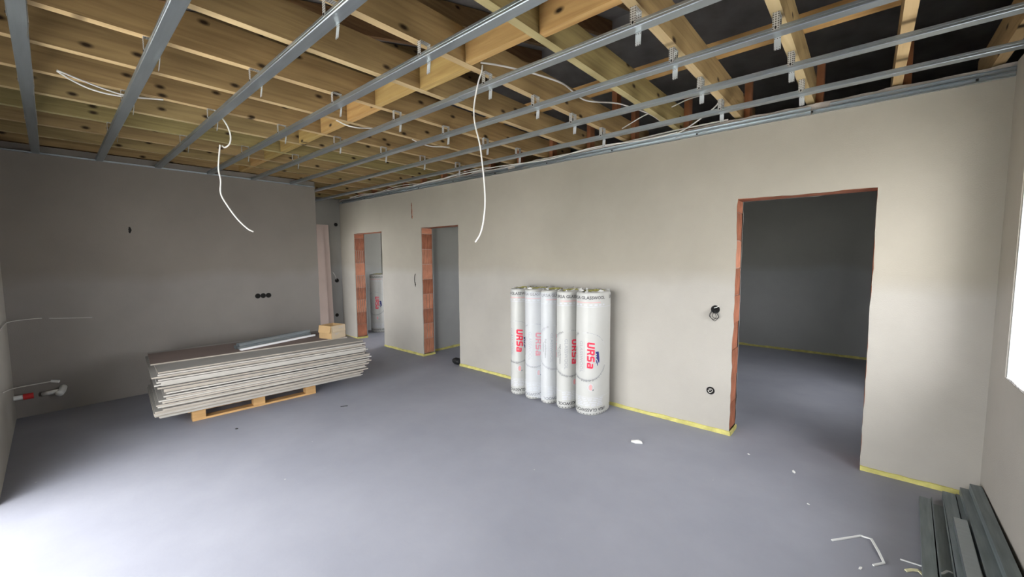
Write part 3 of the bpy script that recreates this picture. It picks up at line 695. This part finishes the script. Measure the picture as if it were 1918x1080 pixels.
cprof('steel_profile', (-4.955, 1.24), (-5.20, 2.08), 0.06, 0.027, ZT+0.001, M['steel'], 'bluish steel profile on the plasterboard stack, middle one', True, group=g)
cprof('steel_profile', (-4.985, 1.26), (-5.26, 2.10), 0.05, 0.027, ZT+0.029, M['steel'], 'bluish steel profile laid across two others on the plasterboard stack', False, group=g)
cprof('steel_profile', (-4.86, 1.25), (-5.09, 2.10), 0.030, 0.020, ZT+0.001, M['frame'], 'pale narrow channel at front of profiles on the plasterboard stack', True, group=g)
# open cardboard box
bx = tag(empty('cardboard_box', (-4.90, 2.075, ZT+0.001), R(14)), 'small open cardboard box on far end of the plasterboard stack', 'box')
w, d, h, t = 0.215, 0.20, 0.155, 0.004
MB().box(0, w, 0, t, 0, h).build('front_panel', M['card'], bx); MB().box(0, w, d-t, d, 0, h).build('back_panel', M['card'], bx)
MB().box(0, t, t, d-t, 0, h).build('side_panel', M['card'], bx); MB().box(w-t, w, t, d-t, 0, h).build('side_panel', M['card_l'], bx)
MB().box(t, w-t, t, d-t, 0, t).build('bottom_panel', M['card'], bx)
fl = MB(); fl.quad((0.0, 0.0, h), (w, 0.0, h), (w-0.01, -0.018, h-0.085), (0.008, -0.018, h-0.085)); fl.quad((0.0, 0.003, h), (w, 0.003, h), (w-0.01, -0.015, h-0.085), (0.008, -0.015, h-0.085)); fl.build('flap', M['card'], bx)
fl = MB(); fl.quad((w, t, h), (w, d-t, h), (w+0.018, d-0.012, h-0.07), (w+0.018, 0.012, h-0.07)); fl.quad((w-0.003, t, h), (w-0.003, d-t, h), (w+0.015, d-0.012, h-0.07), (w+0.015, 0.012, h-0.07)); fl.build('flap', M['card_l'], bx)
lb = MB()
for (ya, za, yb, zb_) in ((0.09, 0.125, 0.15, 0.132), (0.05, 0.06, 0.11, 0.064), (0.05, 0.05, 0.09, 0.054)):
    lb.box(w+0.019, w+0.0195, ya, yb, za, zb_) if za > 0.1 else lb.box(w+0.0002, w+0.0008, ya, yb, za, zb_)
lb.build('printed_marks', M['ink_g'], bx)

# ------------------------------------------------------------------ glass wool rolls
def text_polys(body, size, bold=0.0, shear=0.0, spacing=1.0):
    cu = bpy.data.curves.new('txt', 'FONT'); cu.body = body; cu.size = size; cu.offset = bold; cu.shear = shear
    cu.align_x = 'CENTER'; cu.align_y = 'CENTER'; cu.space_character = spacing; cu.resolution_u = 3
    ob = bpy.data.objects.new('txt', cu); COL.objects.link(ob)
    dg = bpy.context.evaluated_depsgraph_get(); dg.update()
    me = bpy.data.meshes.new_from_object(ob.evaluated_get(dg))
    v = [(p.co.x, p.co.y) for p in me.vertices]; f = [tuple(p.vertices) for p in me.polygons]
    bpy.data.objects.remove(ob); bpy.data.curves.remove(cu); bpy.data.meshes.remove(me)
    return v, f
def block_letters(width, height):
    """the heavy slanted word URSa from thick strokes on a 4 x 5 grid"""
    G = {'U': [(0, 1, 1.25, 5), (2.75, 1, 4, 5), (0.5, 0, 3.5, 1.15), (0, 0.6, 1.25, 1.2), (2.75, 0.6, 4, 1.2)],
         'R': [(0, 0, 1.25, 5), (1.25, 3.9, 3.4, 5), (2.75, 2.7, 4, 4.5), (1.25, 1.75, 3.6, 2.8), (2.4, 0.9, 3.6, 1.8), (2.85, 0, 4.1, 1.0)],
         'S': [(0.5, 3.9, 3.9, 5), (0, 2.7, 1.25, 4.5), (0.4, 2.0, 3.6, 3.0), (2.75, 0.5, 4, 2.4), (0.1, 0, 3.5, 1.1)],
         'a': [(0.5, 3.0, 3.4, 4.0), (2.75, 0, 4, 3.6), (0.4, 1.55, 2.8, 2.45), (0, 0.4, 1.2, 2.0), (0.4, 0, 2.8, 0.95)]}
    V = []; F = []
    cw = width/4; k = cw*0.86/4.1; kz = height/5
    for n_, ch in enumerate('URSa'):
        for (a, b, c, d) in G[ch]:
            nx_, ny_ = max(1, round((c-a)/0.6)), max(1, round((d-b)/0.6)); n0 = len(V)
            for j in range(ny_+1):
                for i in range(nx_+1):
                    x = a+(c-a)*i/nx_; y = b+(d-b)*j/ny_
                    V.append((-width/2 + n_*cw + x*k + y*kz*0.13, y*kz - height/2))
            for j in range(ny_):
                for i in range(nx_): q = n0+j*(nx_+1)+i; F.append((q, q+1, q+nx_+2, q+nx_+1))
    return V, F
TXT = {
    'ursa': block_letters(0.262, 0.074),
    'glass': text_polys('GLASSWOOL', 0.050, 0.0, 0.0, 1.05),
    'high': text_polys('High performance', 0.027),
    'ins': text_polys('insulation', 0.027),
    'band': text_polys('URSA GLASSWOOL', 0.043, 0.0006),
}
def turn(v, ang, du, dv, sx=1.0):
    c, s = math.cos(ang), math.sin(ang)
    return [(du + (x*c - y*s)*sx, dv + x*s + y*c) for x, y in v]
def roll_thing(cx, cy, ax, ay, H, face, label, seed, printed=1.0, dz=0.0, pz=0.0, tag_it=True, tilt=0.0):
    """compressed roll: rounded oval section, wrapped in printed white film. face = angle (from -y towards +x) of print centre"""
    e = empty('insulation_roll', (cx, cy, 0)); tag(e, label, 'insulation roll', 'glass wool rolls against the back wall')
    SEG = 48
    def rad(phi, z):
        zz = z/H
        k = 1.0
        if z < 0.05: k = 0.90 + 0.10*math.sqrt(max(0, 1-((0.05-z)/0.05)**2))
        if z > H-0.03: k = 0.90 + 0.10*math.sqrt(max(0, 1-((z-H+0.03)/0.03)**2))
        k *= 1 + 0.010*noise.noise(Vector((math.cos(phi)*1.6+seed, math.sin(phi)*1.6, z*4))) + 0.006*noise.noise(Vector((math.cos(phi)*5+seed, math.sin(phi)*5, z*14)))
        return k
    def surf(phi, z, off=0.0):
        # phi from -y towards +x ; superellipse-ish oval
        cs, sn = math.cos(phi), math.sin(phi)
        ex = 0.86
        x = math.copysign(abs(sn)**ex, sn)*ax; y = -math.copysign(abs(cs)**ex, cs)*ay
        k = rad(phi, z); d = math.hypot(x, y)
        return (x*k*(1+off/d) + tilt*z, y*k*(1+off/d), z)
    # arc length table around the print centre
    NT = 720; tab = [0.0]
    pp = surf(face-math.pi, H/2)
    for i in range(1, NT+1):
        q = surf(face-math.pi+2*math.pi*i/NT, H/2); tab.append(tab[-1]+math.hypot(q[0]-pp[0], q[1]-pp[1])); pp = q
    mid = tab[NT//2]
    def phi_of(u):
        t = u+mid; lo, hi = 0, NT
        if t <= 0: return face-math.pi
        if t >= tab[-1]: return face+math.pi
        while hi-lo > 1:
            m_ = (lo+hi)//2
            if tab[m_] <= t: lo = m_
            else: hi = m_
        return face-math.pi + 2*math.pi*(lo + (t-tab[lo])/(tab[hi]-tab[lo]))/NT
    zs = [0.002, 0.010, 0.022, 0.035, 0.05] + [0.05+(H-0.08)*i/26 for i in range(1, 27)] + [H-0.022, H-0.012, H-0.004, H]
    mb = MB(); rows = []
    for z in zs:
        n0 = len(mb.v); rows.append(n0)
        for k in range(SEG): mb.v.append(surf(2*math.pi*k/SEG, z))
    for a, b in zip(rows, rows[1:]):
        for k in range(SEG):
            q = (k+1) % SEG; mb.f.append((a+k, a+q, b+q, b+k)); mb.m.append(0)
    mb.f.append(tuple(rows[0]+k for k in range(SEG-1, -1, -1))); mb.m.append(0)
    # folded film over the top with the yellow wool showing in the middle
    n0 = len(mb.v)
    for k in range(SEG):
        t = 2*math.pi*k/SEG; x, y, z = surf(t, H)
        mb.v.append((x*0.72, y*0.72, H+0.006+0.012*noise.noise(Vector((x*30+seed, y*30, 1)))))
    for k in range(SEG):
        q = (k+1) % SEG; mb.f.append((rows[-1]+k, rows[-1]+q, n0+q, n0+k)); mb.m.append(0)
    mb.build('film_wrap', M['wrap'], e, smooth=True)
    wl_ = MB()
    ring = []
    for rr in (0.74, 0.4, 0.0):
        ring.append(len(wl_.v))
        for k in range(24):
            t = 2*math.pi*k/24; x, y, z = surf(t, H)
            wl_.v.append((x*rr, y*rr, H+0.002+0.014*(1-rr)+0.010*noise.noise(Vector((x*rr*40+seed, y*rr*40, 9)))))
    for a, b in zip(ring, ring[1:]):
        for k in range(24):
            q = (k+1) % 24; wl_.f.append((a+k, a+q, b+q, b+k)); wl_.m.append(0)
    wl_.build('wool_end', M['wool'], e)
    # torn film tufts on the rim
    tf = MB()
    for k in range(7):
        t = 2*math.pi*(k+0.4*rnd.random())/7; x, y, z = surf(t, H); s = 0.012+0.016*rnd.random()
        a = Vector((x*0.93, y*0.93, H-0.004)); b = a + Vector((rnd.uniform(-1, 1)*s, rnd.uniform(-1, 1)*s, s*1.3)); c = a + Vector((rnd.uniform(-2, 2)*s, rnd.uniform(-2, 2)*s, s*0.2)); d2 = a + Vector((rnd.uniform(-2, 2)*s, rnd.uniform(-2, 2)*s, s*0.7))
        tf.quad(a, c, b, d2); tf.quad(a+Vector((0, 0.004, 0)), c, b+Vector((0.004, 0, 0)), d2)
    tf.build('film_tuft', M['wrap'], e)
    # print
    def put(name, items, m):
        p = MB()
        for (v, f) in items:
            n0 = len(p.v)
            for (u, w_) in v: p.v.append(surf(phi_of(u), min(max(w_, 0.004), H-0.004), 0.0016))
            for q in f: p.f.append(tuple(n0+i for i in q)); p.m.append(0)
        q_ = p.build(name, m, e)
        if name in ('name_band', 'fine_print', 'band_line', 'ring_print', 'ring_line', 'bottom_mark', 'small_lettering', 'grey_lettering'): q_['kind'] = 'stuff'
        return q_
    def rect(u0, u1, z0, z1):
        n = max(1, int(abs(u1-u0)/0.012)); k = max(1, int(abs(z1-z0)/0.05)); v = []; f = []
        for j in range(k+1):
            for i in range(n+1): v.append((u0+(u1-u0)*i/n, z0+(z1-z0)*j/k))
        for j in range(k):
            for i in range(n): a = j*(n+1)+i; f.append((a, a+1, a+n+2, a+n+1))
        return v, f
    C = 0.585 + pz
    D = -math.pi/2
    put('red_lettering', [(turn(TXT['ursa'][0], D, 0.0, C+0.012), TXT['ursa'][1])], M['red'])
    # bear emblem, traced in millimetres (u right, v up), head downwards like the lettering
    bear = [(22, 62), (34, 58), (50, 63), (58, 50), (61, 22), (66, -12), (66, -42), (60, -56), (48, -36), (40, -18), (30, -6), (22, -2), (30, 6), (35, 14), (22, 20), (31, 27), (35, 36), (22, 42)]
    bear2 = [(22, -12), (34, -26), (44, -44), (48, -72), (42, -84), (38, -62), (33, -52), (22, -60), (31, -44), (28, -34), (22, -36), (26, -24)]
    def poly(pts):
        from mathutils.geometry import tessellate_polygon
        tris = tessellate_polygon([[Vector((a/1000, b/1000, 0)) for a, b in pts]])
        V = [(a/1000+0.026, C+b/1000-0.01) for a, b in pts]; F = [tuple(t) for t in tris]
        for _ in range(2):                       # finer triangles so the print follows the curve
            F2 = []; mid_ = {}
            def mp_(i, j):
                k = (min(i, j), max(i, j))
                if k not in mid_: V.append(((V[i][0]+V[j][0])/2, (V[i][1]+V[j][1])/2)); mid_[k] = len(V)-1
                return mid_[k]
            for (a, b, c) in F:
                ab, bc, ca = mp_(a, b), mp_(b, c), mp_(c, a); F2 += [(a, ab, ca), (ab, b, bc), (ca, bc, c), (ab, bc, ca)]
            F = F2
        return V, F
    put('bear_emblem', [poly(bear), poly(bear2)], M['navy'])
    put('grey_lettering', [(turn(TXT['glass'][0], D, -0.100, C-0.005), TXT['glass'][1]), rect(-0.0665, -0.065, C-0.15, C+0.15), rect(-0.1395, -0.138, C-0.15, C+0.15)], M['ink_g'])
    put('small_lettering', [(turn(TXT['high'][0], D, -0.163, C-0.01), TXT['high'][1]), (turn(TXT['ins'][0], D, -0.188, C+0.0), TXT['ins'][1])], M['ink'])
    # ring of tiny print round the emblem
    it = []; rg = random.Random(seed*13+1)
    RR = 0.232; cu0 = -0.045
    def ticks(a0, a1, n, big):
        for k in range(n):
            a = a0+(a1-a0)*k/n; l = big*(0.5+rg.random()); wv = 0.0016
            ca, sa = math.cos(a), math.sin(a); r0 = RR - l*0.3; r1 = RR + l*0.7
            pts = []
            for (r_, s) in ((r0, -wv), (r0, wv), (r1, wv), (r1, -wv)): pts.append((cu0 + r_*ca - s*sa, C + r_*sa + s*ca))
            it.append((pts, [(0, 1, 2, 3)]))
    ticks(R(198), R(338), 64, 0.017); ticks(R(112), R(155), 18, 0.020); ticks(R(40), R(92), 22, 0.006)
    arc = []
    for (a0, a1) in ((R(196), R(340)), (R(25), R(100)), (R(118), R(152))):
        n = 24; v = []; f = []
        for i in range(n+1):
            a = a0+(a1-a0)*i/n
            for r_ in (RR-0.0015, RR+0.0015): v.append((cu0+r_*math.cos(a), C+r_*math.sin(a)))
        for i in range(n): f.append((2*i, 2*i+2, 2*i+3, 2*i+1))
        arc.append((v, f))
    put('ring_print', it, M['ink']); put('ring_line', arc, M['ink_lg'])
    # recycling badge
    n = 20; v = [(0.0+0.030*math.cos(2*math.pi*i/n), 0.285+pz+0.036*math.sin(2*math.pi*i/n)) for i in range(n)] + [(0.0+0.026*math.cos(2*math.pi*i/n), 0.285+pz+0.032*math.sin(2*math.pi*i/n)) for i in range(n)]
    put('badge_ring', [(v, [(i, (i+1) % n, n+(i+1) % n, n+i) for i in range(n)])], M['ink_lg'])
    put('badge_mark', [([(-0.012, 0.262+pz), (0.010, 0.255+pz), (0.014, 0.30+pz), (0.0, 0.318+pz), (-0.016, 0.296+pz)], [(0, 1, 2, 3, 4)])], M['pink'])
    put('badge_dot', [([(0.018, 0.252+pz), (0.030, 0.256+pz), (0.028, 0.270+pz), (0.016, 0.264+pz)], [(0, 1, 2, 3)])], M['ink'])
    # repeated name bands at both ends
    bw = 0.46; items = []; 
    for k in (-1, 0, 1):
        items.append((turn(TXT['band'][0], 0, -0.03+k*bw, H-0.052), TXT['band'][1])); items.append((turn(TXT['band'][0], math.pi, 0.0+k*bw, 0.062), TXT['band'][1]))
    put('name_band', items, M['ink'])
    u0, u1 = -0.40, 0.40
    put('band_line', [rect(u0, u1, H-0.141, H-0.137), rect(u0, u1, 0.186, 0.189)], M['ink_lg'])
    put('red_note', [rect(-0.16, 0.10, H-0.098, H-0.092)], M['pink'])
    its = []
    for k in range(7): its.append(rect(-0.17+k*0.05, -0.17+k*0.05+0.022+0.012*rg.random(), H-0.126, H-0.112))
    for j, zz in enumerate((0.100, 0.116, 0.132, 0.150, 0.168)):
        ua = -0.14
        while ua < 0.13: wv = 0.03+0.05*rg.random(); its.append(rect(ua, ua+wv, zz, zz+0.008)); ua += wv+0.012
    put('fine_print', its, M['ink_lg'])
    dots = []
    for k in range(-6, 7): dots.append(([(k*0.034-0.006, 0.018), (k*0.034, 0.013), (k*0.034+0.006, 0.018), (k*0.034, 0.026)], [(0, 1, 2, 3)]))
    put('bottom_mark', dots, M['ink'])
    return e
RF = math.atan2(2.0, 3.5)
RL = [(-2.025, 3.545, 0.143, 0.205, 1.205, RF+0.02, 'right end roll of five white wrapped glass wool rolls, red lettering in front'),
      (-2.282, 3.545, 0.111, 0.205, 1.200, RF+0.62, 'second from right of five white glass wool rolls, beside the large right one'),
      (-2.495, 3.545, 0.099, 0.200, 1.200, RF+0.80, 'middle one of five white glass wool rolls, nearly blank front'),
      (-2.705, 3.545, 0.108, 0.200, 1.200, RF+0.42, 'second from left of five white glass wool rolls, under hazy film'),
      (-2.924, 3.550, 0.108, 0.195, 1.195, RF+0.10, 'left end roll of five white glass wool rolls, red lettering in front')]
for i, (x, y, ax, ay, H, fc, lab) in enumerate(RL): roll_thing(x, y, ax*0.985, ay, H, fc, lab, i+1, pz=(0.0, -0.01, 0.02, 0.01, 0.02)[i])
# hazy stretch film round the two rolls left of the middle
fm = MB(); pts = []
for (cx, a0, a1) in ((-2.495, R(62), R(0)), (-2.705, R(0), R(-62))):
    ax, ay = 0.104, 0.208
    for i in range(9):
        t = a0+(a1-a0)*i/8; pts.append((cx+math.sin(t)*ax, 3.545-math.cos(t)*ay))
nz = 20
for i in range(len(pts)-1):
    for j in range(nz):
        def q(i, j):
            z = 0.05 + 1.13*j/nz; k = 0.004*noise.noise(Vector((i*0.9, j*0.7, 2)))
            return (pts[i][0], pts[i][1]-0.006-k, z)
        fm.quad(q(i, j), q(i+1, j), q(i+1, j+1), q(i, j+1))
tag(fm.build('stretch_film', M['film'], smooth=True), 'hazy clear stretch film round the two middle left insulation rolls', 'plastic film')
# the roll in the far room
fr = roll_thing(-7.66, 4.50, 0.165, 0.165, 1.20, R(48), 'white glass wool roll seen through the narrow far opening', 11, pz=0.02)
fr['group'] = 'glass wool rolls in the house'

# ------------------------------------------------------------------ boards leaning on the end wall
def leaning(name, y0, y1, zt, foot, thick, m, label, edge, top=0.004):
    mb = MB()
    p = [(XE+foot, 0.002), (XE+foot+thick, 0.002), (XE+top+thick, zt), (XE+top, zt)]
    mb.prism(p, 'y', y0, y1); n = len(mb.m)
    mb.m[n-2] = 1; mb.m[n-1] = 1; mb.m[2] = 1; mb.m[0] = 1
    o = mb.build(name, [m, edge]); tag(o, label, 'plasterboard', 'boards leaning on the corridor end wall'); return o
leaning('leaning_board', 2.75, 3.53, 2.17, 0.10, 0.0125, M['pinkboard'], 'pinkish plasterboard leaning on the corridor end wall, right hand one', M['gyps2'])
leaning('leaning_board', 2.70, 3.42, 2.13, 0.135, 0.0125, M['pinkboard'], 'pale plasterboard leaning in front of the pinkish one in the corridor', M['gyps2'], 0.022)
cable('corridor_cable', [(XE+0.002, 3.65, 1.12), (XE+0.06, 3.62, 1.16), (XE+0.10, 3.58, 1.22), (XE+0.12, 3.54, 1.27)], 0.004, M['grey_cable'], 'grey cable sticking out of the switch box in the corridor')

# ------------------------------------------------------------------ small black bag by the middle opening
bmx = bmesh.new(); bmesh.ops.create_icosphere(bmx, subdivisions=3, radius=1.0)
for v in bmx.verts:
    p = v.co.copy(); k = 1 + 0.18*noise.noise(p*1.7) + 0.08*noise.noise(p*4)
    v.co = Vector((p.x*0.085*k, p.y*0.055*k, max(-0.045, p.z*0.05*k) + 0.046))
me = bpy.data.meshes.new('black_bag'); bmx.to_mesh(me); bmx.free(); me.materials.append(M['black'])
for p in me.polygons: p.use_smooth = True
bag = link('black_bag', me, None, (-4.395, 3.80, 0.0)); tag(bag, 'small crumpled black bag on floor at edge of the middle opening', 'bag')
mb = MB().prism([(-4.33, 0.002), (-4.30, 0.002), (-4.325, 0.17), (-4.345, 0.17)], 'y', 4.18, 4.20)
tag(mb.build('black_offcut', M['black']), 'black offcut standing inside the middle opening behind the bag', 'offcut')

# ------------------------------------------------------------------ pipe stubs at the left wall
ps = tag(empty('pipe_stub', (0, 0, 0)), 'red capped pipe stub low in the far left corner', 'pipe')
MB().tube([(-6.02, YN+0.001, 0.235), (-6.02, YN+0.075, 0.235)], 0.022, 12, smooth=1).build('pipe', M['white_pl'], ps)
MB().tube([(-6.02, YN+0.06, 0.235), (-6.02, YN+0.125, 0.235)], 0.028, 12, smooth=1).build('cap', M['red_pl'], ps)
ps = tag(empty('pipe_stub', (0, 0, 0)), 'white elbow pipe stub low on the left wall', 'pipe')
MB().tube([(XL+0.001, 0.01, 0.235), (XL+0.10, 0.0, 0.225), (XL+0.16, -0.02, 0.21)], 0.030, 12).build('pipe', M['white_pl'], ps, smooth=True)
MB().tube([(XL+0.05, -0.13, 0.21), (XL+0.11, -0.02, 0.225)], 0.022, 12, smooth=1).build('branch', M['white_pl'], ps, smooth=True)
cc = tag(empty('corner_cable', (0, 0, 0)), 'thin grey cable with white end cap low in the far left corner', 'cable')
MB().tube([(-5.0, YN+0.006, 0.52), (-5.4, YN+0.012, 0.45), (-5.8, YN+0.05, 0.38), (-6.05, YN+0.16, 0.335), (-6.14, YN+0.26, 0.32)], 0.005).build('lead', M['grey_cable'], cc, smooth=True)
MB().tube([(-6.13, -0.065, 0.325), (-6.10, -0.015, 0.315)], 0.014, 8, smooth=1).build('end_cap', M['white_pl'], cc)
cable('corner_cable', [(-5.0, YN+0.006, 0.97), (-5.5, YN+0.012, 0.985), (-5.9, YN+0.04, 0.98), (XL+0.012, YN+0.2, 0.965), (XL+0.008, 0.02, 0.95), (XL+0.006, 0.26, 0.93)], 0.004, M['grey_cable'], 'thin cable at waist height round the far left corner')

# ------------------------------------------------------------------ pile of wall studs in the right corner
g = 'steel studs piled in the right corner'
def stud(x0, y0, x1, y1, w, h, z, label, flip, m='steel_dk'):
    return cprof('steel_stud', (x0, y0), (x1, y1), w, h, z, M[m], label, flip, 'steel stud', g)
stud(0.345, 3.50, 0.245, 1.70, 0.050, 0.040, 0.001, 'leftmost dark steel stud of the pile in the right corner', True)
stud(0.401, 3.53, 0.309, 1.70, 0.054, 0.040, 0.001, 'open dark steel stud, second from left in the pile', False)
stud(0.462, 3.66, 0.372, 1.70, 0.055, 0.045, 0.001, 'greenish grey steel stud, third from left in the pile', True)
stud(0.525, 3.68, 0.440, 1.70, 0.060, 0.040, 0.001, 'steel stud at floor level, fourth from left in the pile', True)
stud(0.578, 3.70, 0.532, 1.70, 0.042, 0.040, 0.001, 'steel stud on the floor against the right wall', True)
stud(0.462, 3.25, 0.402, 1.70, 0.052, 0.035, 0.047, 'short pale steel stud on top of the pile, starting lower down', True, 'steel')
stud(0.540, 3.70, 0.478, 1.70, 0.055, 0.040, 0.042, 'bluish steel stud in the upper layer of the pile', True)
s = stud(0.574, 3.68, 0.545, 1.70, 0.050, 0.045, 0.083, 'topmost steel stud leaning at the right wall', True)

# ------------------------------------------------------------------ litter on the floor
lt = MB()
def strip(name, pts, w, th_, m, label, cat):
    mb = MB()
    P = [Vector(p) for p in pts]
    L = []; Rr = []
    for i, p in enumerate(P):
        d = (P[min(i+1, len(P)-1)]-P[max(0, i-1)]); nrm = Vector((-d.y, d.x, 0)).normalized()
        L.append(p+nrm*w/2); Rr.append(p-nrm*w/2)
    up_ = Vector((0, 0, th_))
    for i in range(len(P)-1):
        mb.quad(L[i]+up_, Rr[i]+up_, Rr[i+1]+up_, L[i+1]+up_); mb.quad(L[i], Rr[i], Rr[i+1], L[i+1])
        mb.quad(L[i], L[i+1], L[i+1]+up_, L[i]+up_); mb.quad(Rr[i], Rr[i+1], Rr[i+1]+up_, Rr[i]+up_)
    mb.quad(L[0], Rr[0], Rr[0]+up_, L[0]+up_); mb.quad(L[-1], Rr[-1], Rr[-1]+up_, L[-1]+up_)
    return tag(mb.build(name, m), label, cat)
strip('plastic_strip', [(-0.069, 2.703, 0.002), (0.049, 2.848, 0.004), (0.092, 2.838, 0.012), (0.118, 2.74, 0.014), (0.139, 2.664, 0.004), (0.098, 2.612, 0.002)], 0.010, 0.006, M['white_pl'], 'bent white plastic strip on the floor near the stud pile', 'strip')
strip('wire_offcut', [(0.202, 2.756, 0.002), (0.262, 2.76, 0.003), (0.30, 2.762, 0.003)], 0.006, 0.005, M['white_pl'], 'straight thin white offcut on floor beside the stud pile', 'offcut')
strip('foam_scrap', [(0.218, 2.672, 0.001), (0.24, 2.69, 0.006), (0.262, 2.700, 0.008), (0.278, 2.690, 0.002)], 0.014, 0.006, mat('pale_yellow_foam', (0.66, 0.63, 0.40), 0.9), 'small pale yellow scrap on floor beside the stud pile', 'scrap')
strip('white_scrap', [(0.335, 2.735, 0.008), (0.352, 2.75, 0.012), (0.368, 2.775, 0.016), (0.388, 2.785, 0.010)], 0.010, 0.004, M['white_pl'], 'curved white scrap lying in the open stud', 'scrap')
def crumb(x, y, s, label, h=0.4, seed=0):
    b = bmesh.new(); bmesh.ops.create_icosphere(b, subdivisions=1, radius=1.0)
    for v in b.verts:
        k = 1+0.35*noise.noise(v.co*1.3+Vector((seed, 0, 0))); v.co = Vector((v.co.x*s*k, v.co.y*s*0.5*k, max(v.co.z*s*h*k, -s*h*0.6)+s*h*0.6+0.0006))
    me = bpy.data.meshes.new('plaster_chip'); b.to_mesh(me); b.free(); me.materials.append(M['crumb'])
    o = link('plaster_chip', me, None, (x, y, 0)); o.rotation_euler.z = seed*1.3 + 0.6
    tag(o, label, 'plaster chip', 'plaster chips on the floor')
crumb(-1.364, 3.123, 0.055, 'largest white plaster chip on floor, right of the insulation rolls', 0.28, 0)
crumb(-0.318, 3.415, 0.022, 'small white chip on floor before the large doorway', 0.3, 1)
crumb(-0.62, 3.50, 0.010, 'tiny white chip on floor by the corner of the large doorway', 0.4, 2)
crumb(0.05, 2.55, 0.014, 'tiny white chip on floor beside the bent strip', 0.3, 3)
crumb(-0.20, 3.02, 0.010, 'tiny white chip on floor between the doorway and the bent strip', 0.4, 4)
strip('steel_nail', [(-4.05, 1.90, 0.001), (-4.03, 1.935, 0.002), (-4.015, 1.96, 0.001)], 0.006, 0.005, M['screw'], 'small dark nail on floor in front of the pallet, right side', 'nail')
strip('dark_chip', [(-4.25, 1.02, 0.001), (-4.235, 1.03, 0.001)], 0.014, 0.006, M['screw'], 'small dark chip on floor in front of the pallet, left side', 'chip')
